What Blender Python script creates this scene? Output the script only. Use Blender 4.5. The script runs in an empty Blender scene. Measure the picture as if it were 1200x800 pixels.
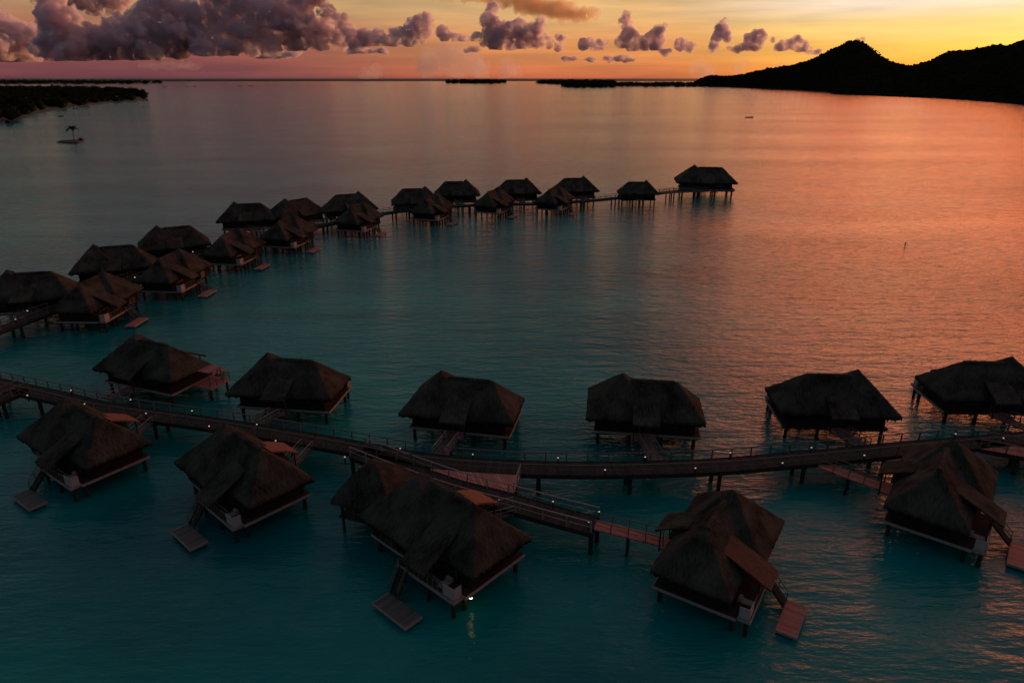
import bpy, bmesh, math, random
from mathutils import Vector, Matrix, noise
R = math.radians
random.seed(7)
sc = bpy.context.scene
C = sc.collection

# ------------------------------------------------------------------ camera geometry
W, HT = 1200.0, 800.0
CAMH, FPX = 36.0, 800.0
PITCH = math.atan(308.0 / FPX)

def ray(px, py):
    x = (px - 600) / FPX; y = (400 - py) / FPX
    return Vector((x, math.cos(PITCH) + y * math.sin(PITCH), -math.sin(PITCH) + y * math.cos(PITCH)))

def gp(px, py, z=0.0):
    """point at height z that is seen at a picture position"""
    d = ray(px, py); t = (z - CAMH) / d.z
    return Vector((d.x * t, d.y * t, z))

def far(px, py, dist):
    """point seen at a picture position, dist metres away over the ground"""
    d = ray(px, py); t = dist / math.hypot(d.x, d.y)
    return Vector((0, 0, CAMH)) + d * t

def lin(r, g, b, k=1.0):
    f = lambda c: ((c / 255.0 + 0.055) / 1.055) ** 2.4 if c > 10.3 else c / 255.0 / 12.92
    return (f(r) * k, f(g) * k, f(b) * k, 1.0)

# ------------------------------------------------------------------ mesh helpers
class MB:
    def __init__(s): s.v = []; s.f = []; s.uv = []
    def face(s, pts, uvs=None):
        n = len(s.v); s.v += [tuple(p) for p in pts]; s.f.append(tuple(range(n, n + len(pts))))
        s.uv += uvs if uvs else [(0, 0)] * len(pts)
    def hexa(s, p):
        """8 corners: bottom 4 ccw, top 4 ccw"""
        n = len(s.v); s.v += [tuple(q) for q in p]
        for a in ((3, 2, 1, 0), (4, 5, 6, 7), (0, 1, 5, 4), (1, 2, 6, 5), (2, 3, 7, 6), (3, 0, 4, 7)):
            s.f.append(tuple(n + i for i in a))
            for i in a: s.uv.append((p[i][0], p[i][1]))
    def box(s, x0, x1, y0, y1, z0, z1):
        s.hexa([(x0, y0, z0), (x1, y0, z0), (x1, y1, z0), (x0, y1, z0), (x0, y0, z1), (x1, y0, z1), (x1, y1, z1), (x0, y1, z1)])
    def beam(s, a, b, w, h):
        """bar of width w (sideways) and height h from a to b, a/b on its axis"""
        a = Vector(a); b = Vector(b); d = (b - a).normalized()
        side = d.cross(Vector((0, 0, 1)))
        if side.length < 1e-3: side = Vector((1, 0, 0))
        side.normalize(); up = side.cross(d).normalized()
        sw = side * (w / 2); uh = up * (h / 2)
        s.hexa([a - sw - uh, a + sw - uh, b + sw - uh, b - sw - uh, a - sw + uh, a + sw + uh, b + sw + uh, b - sw + uh])
    def cyl(s, x, y, z0, z1, r0, r1=None, n=8, cx=None):
        r1 = r0 if r1 is None else r1
        x1, y1 = (x, y) if cx is None else cx
        a = [(x + r0 * math.cos(2 * math.pi * i / n), y + r0 * math.sin(2 * math.pi * i / n), z0) for i in range(n)]
        b = [(x1 + r1 * math.cos(2 * math.pi * i / n), y1 + r1 * math.sin(2 * math.pi * i / n), z1) for i in range(n)]
        for i in range(n):
            j = (i + 1) % n; s.face([a[i], a[j], b[j], b[i]])
        s.face(a[::-1]); s.face(b)
    def ball(s, c, r, sub=1, sq=(1, 1, 1), jit=0.0):
        bm = bmesh.new(); bmesh.ops.create_icosphere(bm, subdivisions=sub, radius=1.0)
        n = len(s.v)
        for v in bm.verts:
            k = r * (1 + random.uniform(-jit, jit))
            s.v.append((c[0] + v.co.x * k * sq[0], c[1] + v.co.y * k * sq[1], c[2] + v.co.z * k * sq[2]))
        for f in bm.faces:
            s.f.append(tuple(n + v.index for v in f.verts)); s.uv += [(0, 0)] * len(f.verts)
        bm.free()
    def build(s, name, mat, parent=None, smooth=False):
        me = bpy.data.meshes.new(name)
        me.from_pydata(s.v, [], s.f)
        ul = me.uv_layers.new(name='UVMap')
        for i, q in enumerate(s.uv): ul.data[i].uv = q
        me.materials.append(mat); me.update()
        if smooth: me.polygons.foreach_set('use_smooth', [True] * len(me.polygons))
        o = bpy.data.objects.new(name, me); C.objects.link(o)
        if parent is not None: o.parent = parent
        return o

def tag(o, label=None, cat=None, group=None, kind=None):
    if label: o['label'] = label
    if cat: o['category'] = cat
    if group: o['group'] = group
    if kind: o['kind'] = kind
    return o

def empty(name, loc=(0, 0, 0), rz=0.0):
    o = bpy.data.objects.new(name, None); C.objects.link(o)
    o.location = loc; o.rotation_euler = (0, 0, rz); o.empty_display_size = 0.5
    return o

def copy_tree(o, parent=None):
    c = o.copy(); C.objects.link(c)
    if parent is not None: c.parent = parent
    for ch in list(o.children): copy_tree(ch, c)
    return c

# ------------------------------------------------------------------ materials
def newmat(name):
    m = bpy.data.materials.new(name); m.use_nodes = True
    nt = m.node_tree; b = nt.nodes['Principled BSDF']
    return m, nt, b

def N(nt, t, **k):
    n = nt.nodes.new(t)
    for a, v in k.items():
        if a.startswith('i_'): n.inputs[a[2:].replace('_', ' ')].default_value = v
        else: setattr(n, a, v)
    return n

def noise_mat(name, c1, c2, scale=3.0, rough=0.85, stretch=(1, 1, 1), bump=0.3, detail=6, coord='Object', lo=0.3, hi=0.7, spec=0.3):
    m, nt, b = newmat(name); L = nt.links.new
    tc = N(nt, 'ShaderNodeTexCoord'); mp = N(nt, 'ShaderNodeMapping'); mp.inputs['Scale'].default_value = stretch
    L(tc.outputs[coord], mp.inputs['Vector'])
    nz = N(nt, 'ShaderNodeTexNoise'); nz.inputs['Scale'].default_value = scale; nz.inputs['Detail'].default_value = detail
    L(mp.outputs[0], nz.inputs['Vector'])
    cr = N(nt, 'ShaderNodeValToRGB'); cr.color_ramp.elements[0].position = lo; cr.color_ramp.elements[1].position = hi
    cr.color_ramp.elements[0].color = (*c1, 1); cr.color_ramp.elements[1].color = (*c2, 1)
    L(nz.outputs['Fac'], cr.inputs[0]); L(cr.outputs[0], b.inputs['Base Color'])
    b.inputs['Roughness'].default_value = rough; b.inputs['Specular IOR Level'].default_value = spec
    if bump:
        bp = N(nt, 'ShaderNodeBump'); bp.inputs['Strength'].default_value = bump; bp.inputs['Distance'].default_value = 0.05
        L(nz.outputs['Fac'], bp.inputs['Height']); L(bp.outputs[0], b.inputs['Normal'])
    return m

def plank_mat(name, c1, c2, plank=0.22, rough=0.7, spec=0.4):
    """boards across the u axis; every board a little different"""
    m, nt, b = newmat(name); L = nt.links.new
    uv = N(nt, 'ShaderNodeUVMap'); sp = N(nt, 'ShaderNodeSeparateXYZ'); L(uv.outputs[0], sp.inputs[0])
    dv = N(nt, 'ShaderNodeMath', operation='DIVIDE'); dv.inputs[1].default_value = plank; L(sp.outputs[0], dv.inputs[0])
    fl = N(nt, 'ShaderNodeMath', operation='FLOOR'); L(dv.outputs[0], fl.inputs[0])
    fr = N(nt, 'ShaderNodeMath', operation='FRACT'); L(dv.outputs[0], fr.inputs[0])
    wn = N(nt, 'ShaderNodeTexWhiteNoise', noise_dimensions='1D'); L(fl.outputs[0], wn.inputs['W'])
    nz = N(nt, 'ShaderNodeTexNoise'); nz.inputs['Scale'].default_value = 0.7; nz.inputs['Detail'].default_value = 8; L(uv.outputs[0], nz.inputs['Vector'])
    ad = N(nt, 'ShaderNodeMath', operation='ADD'); L(wn.outputs['Value'], ad.inputs[0]); L(nz.outputs['Fac'], ad.inputs[1])
    hf = N(nt, 'ShaderNodeMath', operation='MULTIPLY'); hf.inputs[1].default_value = 0.5; L(ad.outputs[0], hf.inputs[0])
    cr = N(nt, 'ShaderNodeValToRGB'); cr.color_ramp.elements[0].color = (*c1, 1); cr.color_ramp.elements[1].color = (*c2, 1)
    cr.color_ramp.elements[0].position = 0.2; cr.color_ramp.elements[1].position = 0.8
    L(hf.outputs[0], cr.inputs[0])
    gap = N(nt, 'ShaderNodeMath', operation='LESS_THAN'); gap.inputs[1].default_value = 0.1; L(fr.outputs[0], gap.inputs[0])
    mx = N(nt, 'ShaderNodeMix', data_type='RGBA'); L(gap.outputs[0], mx.inputs[0]); L(cr.outputs[0], mx.inputs[6]); mx.inputs[7].default_value = (0.01, 0.008, 0.006, 1)
    L(mx.outputs[2], b.inputs['Base Color']); b.inputs['Roughness'].default_value = rough
    b.inputs['Specular IOR Level'].default_value = spec
    return m

def thatch_mat(name, k=1.0):
    m, nt, b = newmat(name); L = nt.links.new
    uv = N(nt, 'ShaderNodeUVMap')
    mp = N(nt, 'ShaderNodeMapping'); mp.inputs['Scale'].default_value = (4.2, 0.9, 1); L(uv.outputs[0], mp.inputs[0])
    st = N(nt, 'ShaderNodeTexNoise'); st.inputs['Scale'].default_value = 1.2; st.inputs['Detail'].default_value = 7; st.inputs['Roughness'].default_value = 0.7
    L(mp.outputs[0], st.inputs['Vector'])
    tc = N(nt, 'ShaderNodeTexCoord')
    oi = N(nt, 'ShaderNodeObjectInfo')
    big = N(nt, 'ShaderNodeTexNoise', noise_dimensions='4D'); big.inputs['Scale'].default_value = 0.45; big.inputs['Detail'].default_value = 5
    L(tc.outputs['Object'], big.inputs['Vector'])
    ml = N(nt, 'ShaderNodeMath', operation='MULTIPLY'); ml.inputs[1].default_value = 30; L(oi.outputs['Random'], ml.inputs[0]); L(ml.outputs[0], big.inputs['W'])
    # courses of thatch: a sawtooth down the slope
    sp = N(nt, 'ShaderNodeSeparateXYZ'); L(uv.outputs[0], sp.inputs[0])
    wob = N(nt, 'ShaderNodeMath', operation='MULTIPLY_ADD'); wob.inputs[1].default_value = 0.35; L(big.outputs['Fac'], wob.inputs[0]); L(sp.outputs[1], wob.inputs[2])
    dv = N(nt, 'ShaderNodeMath', operation='DIVIDE'); dv.inputs[1].default_value = 0.55; L(wob.outputs[0], dv.inputs[0])
    fr = N(nt, 'ShaderNodeMath', operation='FRACT'); L(dv.outputs[0], fr.inputs[0])
    a1 = N(nt, 'ShaderNodeMath', operation='MULTIPLY_ADD'); a1.inputs[1].default_value = 0.35; L(fr.outputs[0], a1.inputs[0]); L(st.outputs['Fac'], a1.inputs[2])
    a2 = N(nt, 'ShaderNodeMath', operation='ADD'); L(st.outputs['Fac'], a2.inputs[0]); L(big.outputs['Fac'], a2.inputs[1])
    cr = N(nt, 'ShaderNodeValToRGB'); e = cr.color_ramp.elements
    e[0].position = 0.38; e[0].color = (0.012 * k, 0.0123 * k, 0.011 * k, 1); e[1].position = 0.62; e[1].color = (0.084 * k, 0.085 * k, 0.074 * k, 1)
    hv = N(nt, 'ShaderNodeMath', operation='MULTIPLY'); hv.inputs[1].default_value = 0.5; L(a2.outputs[0], hv.inputs[0])
    L(hv.outputs[0], cr.inputs[0]); L(cr.outputs[0], b.inputs['Base Color'])
    bp = N(nt, 'ShaderNodeBump'); bp.inputs['Strength'].default_value = 1.0; bp.inputs['Distance'].default_value = 0.22
    L(a1.outputs[0], bp.inputs['Height']); L(bp.outputs[0], b.inputs['Normal'])
    b.inputs['Roughness'].default_value = 0.95; b.inputs['Specular IOR Level'].default_value = 0.1
    return m

def emit_mat(name, col, s):
    m, nt, b = newmat(name)
    b.inputs['Base Color'].default_value = (*col, 1); b.inputs['Emission Color'].default_value = (*col, 1); b.inputs['Emission Strength'].default_value = s
    return m

M = {}
M['thatch'] = thatch_mat('weathered_thatch')
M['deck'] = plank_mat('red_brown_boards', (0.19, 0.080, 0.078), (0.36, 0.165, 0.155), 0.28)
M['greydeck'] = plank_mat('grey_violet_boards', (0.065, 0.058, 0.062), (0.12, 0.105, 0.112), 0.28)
M['shoal'] = noise_mat('dark_rubble', (0.015, 0.014, 0.012), (0.035, 0.032, 0.028), 0.3, bump=0)
M['pier'] = plank_mat('grey_boards', (0.028, 0.032, 0.033), (0.052, 0.058, 0.059), 0.2, 0.9, 0.05)
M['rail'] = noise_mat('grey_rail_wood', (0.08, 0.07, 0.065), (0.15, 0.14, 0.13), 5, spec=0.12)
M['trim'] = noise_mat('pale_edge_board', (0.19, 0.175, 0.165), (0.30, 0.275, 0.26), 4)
M['dark'] = noise_mat('dark_timber', (0.018, 0.015, 0.013), (0.045, 0.040, 0.036), 3, spec=0.08)
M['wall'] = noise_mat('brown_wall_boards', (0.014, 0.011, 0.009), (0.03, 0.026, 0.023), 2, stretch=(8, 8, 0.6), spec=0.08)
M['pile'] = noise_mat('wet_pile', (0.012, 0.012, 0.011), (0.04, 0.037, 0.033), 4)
M['panel'] = noise_mat('white_panel', (0.26, 0.26, 0.27), (0.36, 0.36, 0.37), 2.5, bump=0.1, stretch=(6, 6, 1))
M['lamp'] = emit_mat('lamp_glow', (1.0, 0.84, 0.72), 0.45)
M['lampred'] = emit_mat('warm_lamp_glow', (1.0, 0.38, 0.2), 0.9)
M['bulb'] = emit_mat('under_deck_bulb', (1.0, 0.66, 0.30), 9.0)
m, nt, b = newmat('dark_glass'); b.inputs['Base Color'].default_value = (0.02, 0.025, 0.03, 1); b.inputs['Roughness'].default_value = 0.08; M['glass'] = m
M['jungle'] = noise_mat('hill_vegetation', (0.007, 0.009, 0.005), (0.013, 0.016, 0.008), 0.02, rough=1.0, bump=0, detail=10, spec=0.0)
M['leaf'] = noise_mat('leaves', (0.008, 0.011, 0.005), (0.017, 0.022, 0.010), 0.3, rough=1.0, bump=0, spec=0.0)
M['bark'] = noise_mat('bark', (0.05, 0.04, 0.03), (0.10, 0.08, 0.06), 2)
M['sand'] = noise_mat('sand', (0.025, 0.022, 0.018), (0.05, 0.045, 0.038), 0.3, bump=0)
M['hull'] = noise_mat('painted_hull', (0.10, 0.10, 0.10), (0.2, 0.2, 0.2), 2, rough=0.5)
M['buoy'] = noise_mat('dull_red_paint', (0.15, 0.03, 0.02), (0.22, 0.05, 0.03), 2, rough=0.5)

# water ------------------------------------------------------------
def water_mat(name, deep, shallow, choppy=1.0, rough=0.06):
    m, nt, b = newmat(name); L = nt.links.new
    geo = N(nt, 'ShaderNodeNewGeometry')
    def nz(scale, st, detail=3, rot=0.0, ro=0.55):
        mp = N(nt, 'ShaderNodeMapping'); mp.inputs['Scale'].default_value = st; mp.inputs['Rotation'].default_value = (0, 0, rot)
        L(geo.outputs['Position'], mp.inputs[0])
        n = N(nt, 'ShaderNodeTexNoise'); n.inputs['Scale'].default_value = scale; n.inputs['Detail'].default_value = detail; n.inputs['Roughness'].default_value = ro
        L(mp.outputs[0], n.inputs['Vector']); return n
    big = nz(0.022, (1, 1.6, 1), 6, 0.3)
    cr = N(nt, 'ShaderNodeValToRGB'); e = cr.color_ramp.elements
    e[0].position = 0.35; e[1].position = 0.65; e[0].color = (*deep, 1); e[1].color = (*shallow, 1)
    L(big.outputs['Fac'], cr.inputs[0])
    # dark coral patches on the bottom
    cor = nz(0.02, (0.35, 2.2, 1), 5, 0.12)
    cc = N(nt, 'ShaderNodeValToRGB'); cc.color_ramp.elements[0].position = 0.30; cc.color_ramp.elements[1].position = 0.40
    cc.color_ramp.elements[0].color = (0.45, 0.45, 0.45, 1); cc.color_ramp.elements[1].color = (1, 1, 1, 1)
    L(cor.outputs['Fac'], cc.inputs[0])
    mu = N(nt, 'ShaderNodeMix', data_type='RGBA', blend_type='MULTIPLY'); mu.inputs[0].default_value = 1.0
    L(cr.outputs[0], mu.inputs[6]); L(cc.outputs[0], mu.inputs[7]); L(mu.outputs[2], b.inputs['Base Color'])
    # ripples (small, long-crested), wavelets, gusts
    w1 = nz(1.0, (0.55, 1.7, 1), 4, 0.10); w2 = nz(0.28, (0.45, 1.5, 1), 3, -0.12); w3 = nz(3.2, (0.7, 1.6, 1), 2, 0.3)
    gust = nz(0.006, (0.5, 2.0, 1), 3, 0.1)
    gr = N(nt, 'ShaderNodeMapRange'); gr.inputs['From Min'].default_value = 0.35; gr.inputs['From Max'].default_value = 0.65
    gr.inputs['To Min'].default_value = 0.7; gr.inputs['To Max'].default_value = 1.25; L(gust.outputs['Fac'], gr.inputs[0])
    def bump(h, dist, prev):
        bp = N(nt, 'ShaderNodeBump'); bp.inputs['Distance'].default_value = dist
        ms = N(nt, 'ShaderNodeMath', operation='MULTIPLY'); ms.inputs[1].default_value = min(1.0, 0.8 * choppy); L(gr.outputs[0], ms.inputs[0]); L(ms.outputs[0], bp.inputs['Strength'])
        L(h.outputs['Fac'], bp.inputs['Height'])
        if prev: L(prev.outputs[0], bp.inputs['Normal'])
        return bp
    b2 = bump(w2, 0.33 * choppy, None); b1 = bump(w1, 0.125 * choppy, b2); b3 = bump(w3, 0.03 * choppy, b1)
    L(b3.outputs[0], b.inputs['Normal'])
    b.inputs['Roughness'].default_value = rough; b.inputs['IOR'].default_value = 1.33; b.inputs['Specular IOR Level'].default_value = 0.5
    return m
M['lagoon'] = water_mat('lagoon_water', (0.000, 0.095, 0.118), (0.003, 0.232, 0.230), 1.15, 0.09)
M['ocean'] = water_mat('open_sea', (0.004, 0.010, 0.018), (0.006, 0.014, 0.022), 2.2, 0.45)

# ------------------------------------------------------------------ water sheets
def disc(name, mat, rin, rout, z, label):
    mb = MB(); n = 96
    for i in range(n):
        a, c = 2 * math.pi * i / n, 2 * math.pi * (i + 1) / n
        p = lambda r, t: (r * math.cos(t), r * math.sin(t), z)
        if rin == 0: mb.face([(0, 0, z), p(rout, a), p(rout, c)])
        else: mb.face([p(rin, a), p(rout, a), p(rout, c), p(rin, c)])
    return tag(mb.build(name, mat), label, 'water', kind='structure')
M['ocean'].node_tree.nodes['Principled BSDF'].inputs['Specular IOR Level'].default_value = 0.12
disc('lagoon', M['lagoon'], 0, 9500, 0.0, 'calm teal lagoon water reflecting the sunset')
disc('sea', M['ocean'], 9500, 90000, 0.0, 'dark band of open sea along the horizon beyond the reef')

# ------------------------------------------------------------------ bungalow
EAVE, FLOOR = 4.15, 2.05
def roof_hh(x, y):
    """height of the joined peaked roof (K, at x=-3) and long hipped roof (D, to +x); None outside"""
    best = None
    def hip(dx, dy, slope, top, curve):
        if dx < -1e-6 or dy < -1e-6: return None
        k = 0.22; h = max(k - abs(dx - dy), 0) / k
        d = min(dx, dy) - h * h * k * 0.25
        hh = max(d, 0) * slope
        return EAVE + min(hh, top)
    dx = min(x + 7.4, 1.4 - x); dy = min(y + 4.6, 4.6 - y)
    a = hip(dx, dy, 1.02, 4.6, 0)
    dx = min((x + 5.9) * 1.0, (7.4 - x) * 1.08); dy = min(y + 4.2, 3.4 - y)
    b = hip(dx, dy, 0.99, 3.9, 0)
    for q in (a, b):
        if q is not None and (best is None or q > best): best = q
    return best

def make_roof(parent, s):
    roof_h = lambda x, y: roof_hh(x, y * s)
    mb = MB(); st = 0.2; idx = {}
    X = [round(-7.4 + st * i, 3) for i in range(75)]; Y = [round(-4.6 + st * j, 3) for j in range(47)]; random.seed(4)
    for i, x in enumerate(X):
        for j, y in enumerate(Y):
            h = roof_h(x, y)
            if h is None: continue
            edge = any(roof_h(x + a, y + c) is None for a, c in ((st, 0), (-st, 0), (0, st), (0, -st)))
            n1 = noise.noise(Vector((x * 1.4, y * 1.4, 3.1))) * 0.07 + noise.noise(Vector((x * 0.35, y * 0.35, 9.0))) * 0.10
            jx = noise.noise(Vector((x * 2.3, y * 2.3, 7.7))) * 0.10 if edge else 0; jy = noise.noise(Vector((x * 2.1, y * 2.1, 1.7))) * 0.10 if edge else 0
            idx[(i, j)] = (len(mb.v), edge); mb.v.append((x + jx, y + jy, h + n1))
    nb = len(mb.v); low = {}
    for k, (n, e) in idx.items():
        x, y, z = mb.v[n]
        low[k] = len(mb.v)
        mb.v.append((x, y, z - 0.34 - (random.uniform(0, 0.36) if e else 0)))
    def quad(i, j):
        ks = [(i, j), (i + 1, j), (i + 1, j + 1), (i, j + 1)]
        return ks if all(k in idx for k in ks) else None
    cells = set()
    for i in range(len(X) - 1):
        for j in range(len(Y) - 1):
            if quad(i, j): cells.add((i, j))
    for (i, j) in cells:
        ks = quad(i, j); vs = [idx[k][0] for k in ks]; mb.f.append(tuple(vs))
        P = [mb.v[a] for a in vs]
        gx = abs(roof_h(X[i + 1], Y[j]) - roof_h(X[i], Y[j])); gy = abs(roof_h(X[i], Y[j + 1]) - roof_h(X[i], Y[j]))
        for p in P:
            mb.uv.append((p[1] + 31, p[2] * 1.5) if gx > gy else (p[0], p[2] * 1.5))
        mb.f.append(tuple(low[k] for k in ks[::-1])); mb.uv += [(0, 0)] * 4
        for (a, c), (di, dj) in (((0, 1), (0, -1)), ((1, 2), (1, 0)), ((2, 3), (0, 1)), ((3, 0), (-1, 0))):
            if (i + di, j + dj) not in cells:
                A, B = ks[a], ks[c]
                mb.f.append((idx[A][0], low[A], low[B], idx[B][0]))
                pa, pb = mb.v[idx[A][0]], mb.v[idx[B][0]]
                u0, u1 = (pa[0], pb[0]) if a in (0, 2) else (pa[1], pb[1])
                mb.uv += [(u0, 4), (u0, 3.5), (u1, 3.5), (u1, 4)]
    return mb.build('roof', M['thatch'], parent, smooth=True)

def slab(mb, x0, x1, ya, za, yb, zb, th, seg=8, rag=0.0):
    """sloping slab between x0..x1, from (ya,za) to (yb,zb)"""
    nx = max(2, int((x1 - x0) / 0.35))
    top = {}; bot = {}
    for i in range(nx + 1):
        for j in range(seg + 1):
            t = j / seg; x = x0 + (x1 - x0) * i / nx; y = ya + (yb - ya) * t; z = za + (zb - za) * t + 0.10 * math.sin(t * math.pi)
            z += noise.noise(Vector((x * 1.5, y * 1.5, 5))) * 0.06
            e = rag * random.random() if j == seg else 0
            top[i, j] = (x, y + (e * 0.6 if yb > ya else -e * 0.6), z); bot[i, j] = (x, y, z - th - e)
    L = abs(yb - ya)
    for i in range(nx):
        for j in range(seg):
            q = [top[i, j], top[i + 1, j], top[i + 1, j + 1], top[i, j + 1]]
            uv = [(p[0], p[2] * 2.4) for p in q]
            if yb < ya: q = q[::-1]; uv = uv[::-1]
            mb.face(q, uv)
            q = [bot[i, j], bot[i, j + 1], bot[i + 1, j + 1], bot[i + 1, j]]
            mb.face(q if yb > ya else q[::-1])
    for j in range(seg):
        for i in (0, nx):
            q = [top[i, j], bot[i, j], bot[i, j + 1], top[i, j + 1]]
            mb.face(q if (i == 0) == (yb < ya) else q[::-1], [(p[1], p[2]) for p in q])
    for i in range(nx):
        q = [top[i, seg], top[i + 1, seg], bot[i + 1, seg], bot[i, seg]]
        mb.face(q, [(p[0], p[2]) for p in q])

def rail_line(mb, pts, h=1.0, step=1.7, mid=True, post=0.09, top=(0.09, 0.07)):
    for a, b in zip(pts[:-1], pts[1:]):
        a = Vector(a); b = Vector(b); L = (b - a).length; n = max(1, round(L / step))
        up = Vector((0, 0, h))
        mb.beam(a + up, b + up, top[0], top[1])
        if mid: mb.beam(a + up * 0.52, b + up * 0.52, 0.04, 0.04)
        for i in range(n + 1):
            p = a.lerp(b, i / n); mb.box(p.x - post / 2, p.x + post / 2, p.y - post / 2, p.y + post / 2, p.z - 0.1, p.z + h + 0.02)

def make_bungalow(s):
    """s=+1: entrance on the -y side, lagoon deck on +y; s=-1 mirrored"""
    root = empty('thatched_bungalow')
    Y = lambda y: y * s
    make_roof(root, s)
    roof_ = root.children[0] if root.children else [o for o in bpy.data.objects if o.parent == root][0]
    rc_ = MB(); n_ = 26; rows = []
    for i in range(n_ + 1):
        x = -1.7 + 5.3 * i / n_; zz = roof_hh(x, -.4) + .10 + noise.noise(Vector((x * 1.7, 1, 1))) * .07; ww = .34 + noise.noise(Vector((x * 2.3, 5, 1))) * .10
        rows.append([(x, -.4 * s - ww, zz - .28), (x, -.4 * s - ww * .5, zz), (x, -.4 * s + ww * .5, zz), (x, -.4 * s + ww, zz - .28)])
    for p, q in zip(rows[:-1], rows[1:]):
        for i in range(3): rc_.face([p[i], q[i], q[i + 1], p[i + 1]], [(p[i][0], 0), (q[i][0], 0), (q[i][0], .5), (p[i][0], .5)])
        rc_.face([p[3], q[3], q[0], p[0]])
    rc_.face(rows[0]); rc_.face(rows[-1][::-1])
    rc_.build('ridge_cap', M['thatch'], roof_)
    # floor platform with pale edge board
    mb = MB(); mb.box(-6.3, 6.9, -3.9, 3.9, FLOOR - 0.3, FLOOR); mb.build('floor_platform', M['dark'], root)
    mb = MB()
    mb.box(-6.35, 6.98, -3.98, -3.9, FLOOR - 0.26, FLOOR + 0.03); mb.box(6.9, 6.98, -3.9, 3.9, FLOOR - 0.26, FLOOR + 0.03)
    mb.build('edge_board', M['trim'], root)
    # walls
    mb = MB(); x0, x1, y0, y1 = -6.0, 6.2, -3.5, 2.9
    zt = EAVE + 0.55
    y0, y1 = (y0, y1) if s > 0 else (-y1, -y0)
    ka, kb = sorted((Y(2.9), Y(3.9))); mb.box(-6.0, -2.4, ka + .002, kb, FLOOR + .002, zt - .1)
    mb.box(x0, x1, y0, y0 + .15, FLOOR, zt); mb.box(x0, x1, y1 - .15, y1, FLOOR, zt)
    mb.box(x0, x0 + .15, y0 + .15, y1 - .15, FLOOR, zt); mb.box(x1 - .15, x1, y0 + .15, y1 - .15, FLOOR, zt)
    for k in range(26):
        xx = x0 + 0.25 + k * 0.47
        mb.box(xx, xx + .05, y0 - .03, y0 - .001, FLOOR + .02, zt - .4); mb.box(xx, xx + .05, y1 + .001, y1 + .03, FLOOR + .02, zt - .4)
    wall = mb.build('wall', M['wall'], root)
    def opening(name, xa, xb, za, zb, yy, out, mat):
        mb = MB(); ya, yb = sorted((yy, yy + out * 0.05)); mb.box(xa, xb, ya, yb, za, zb)
        o = mb.build(name, mat, wall)
        f = MB(); ya, yb = sorted((yy + out * 0.003, yy + out * 0.09))
        for q in ((xa - .08, xa, za, zb), (xb, xb + .08, za, zb), (xa - .08, xb + .08, zb, zb + .08)): f.box(q[0], q[1], ya, yb, q[2], q[3])
        f.build('frame', M['rail'], o); return o
    opening('door', -0.6, 0.6, FLOOR + .02, FLOOR + 2.05, Y(-3.54), -s, M['dark'])
    for xa in (-4.6, 2.4): opening('window', xa, xa + 1.5, FLOOR + .9, FLOOR + 1.9, Y(-3.54), -s, M['glass'])
    for xa, w in ((2.2, 2.6), (-4.6, 1.6)): opening('glass_door', xa, xa + w, FLOOR + .05, FLOOR + 2.1, Y(2.94 if xa > 0 else 3.94), s, M['glass'])
    # stilts
    for x in (-5.8, -1.8, 2.2, 6.2):
        for y in (-3.4, 3.4):
            mb = MB(); mb.cyl(x, y, -2.0, FLOOR - 0.3, 0.24, 0.22, 10); mb.build('stilt', M['pile'], root)
    mb = MB()
    for y in (-3.4, 3.4): mb.box(-6.2, 6.7, y - .13, y + .13, FLOOR - .58, FLOOR - .302)
    for x in (-5.8, -1.8, 2.2, 6.2): mb.box(x - .1, x + .1, -3.25, 3.25, FLOOR - .56, FLOOR - .305)
    mb.build('floor_beam', M['dark'], root)
    # entry porch roof and landing
    mb = MB(); slab(mb, -1.6, 1.7, Y(-2.6), 5.85, Y(-5.9), 4.35, 0.2, rag=0.15); mb.build('porch_roof', M['thatch'], root, smooth=False)
    mb = MB(); ya, yb = sorted((Y(-3.985), Y(-5.6))); mb.box(-1.3, 1.3, ya, yb, FLOOR - .2, FLOOR - .02); lo = mb.build('entry_landing', M['deck'], root)
    for x in (-1.4, 1.5):
        mb = MB(); mb.cyl(x, Y(-5.45), -2 if False else FLOOR - .25, 4.42, 0.08, 0.08, 6); mb.build('porch_post', M['dark'], root)
    # lagoon deck, shed roof, panels
    ya, yb = sorted((Y(3.905), Y(5.0)))
    mb = MB(); mb.box(-0.9, 6.6, ya, yb, FLOOR - .22, FLOOR - .03); dk = mb.build('lagoon_deck', M['pier'], root)
    mb = MB(); q = sorted((Y(5.002), Y(5.10))); mb.box(-0.9, 6.7, q[0], q[1], FLOOR - .28, FLOOR + .05); mb.box(6.602, 6.7, ya, yb, FLOOR - .28, FLOOR + .05); mb.build('edge_board', M['trim'], dk)
    mb = MB(); slab(mb, 0.8, 3.9, Y(0.9), 6.35, Y(5.9), 3.95, 0.2, seg=12, rag=0.15); mb.build('deck_roof', M['thatch'], root)
    for x in (1.0, 3.7):
        mb = MB(); mb.cyl(x, Y(4.9), FLOOR - .03, 4.3, 0.09, 0.09, 6); mb.build('deck_post', M['dark'], root)
    mb = MB(); rail_line(mb, [(1.2, Y(4.9), FLOOR), (5.1, Y(4.9), FLOOR)], 0.95, 0.7, False)
    mb.build('deck_railing', M['rail'], root)
    mb = MB(); q = sorted((Y(4.85), Y(4.93))); mb.box(5.15, 6.5, q[0], q[1], FLOOR + .02, FLOOR + 1.15)
    q = sorted((Y(4.0), Y(4.84))); mb.box(6.45, 6.53, q[0], q[1], FLOOR + .02, FLOOR + 1.15); mb.build('privacy_panel', M['panel'], root)
    for x in (-0.5, 2.9, 6.2):
        mb = MB(); mb.cyl(x, Y(4.7), -2.0, FLOOR - 0.22, 0.2, 0.2, 8); mb.build('stilt', M['pile'], root)
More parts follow.
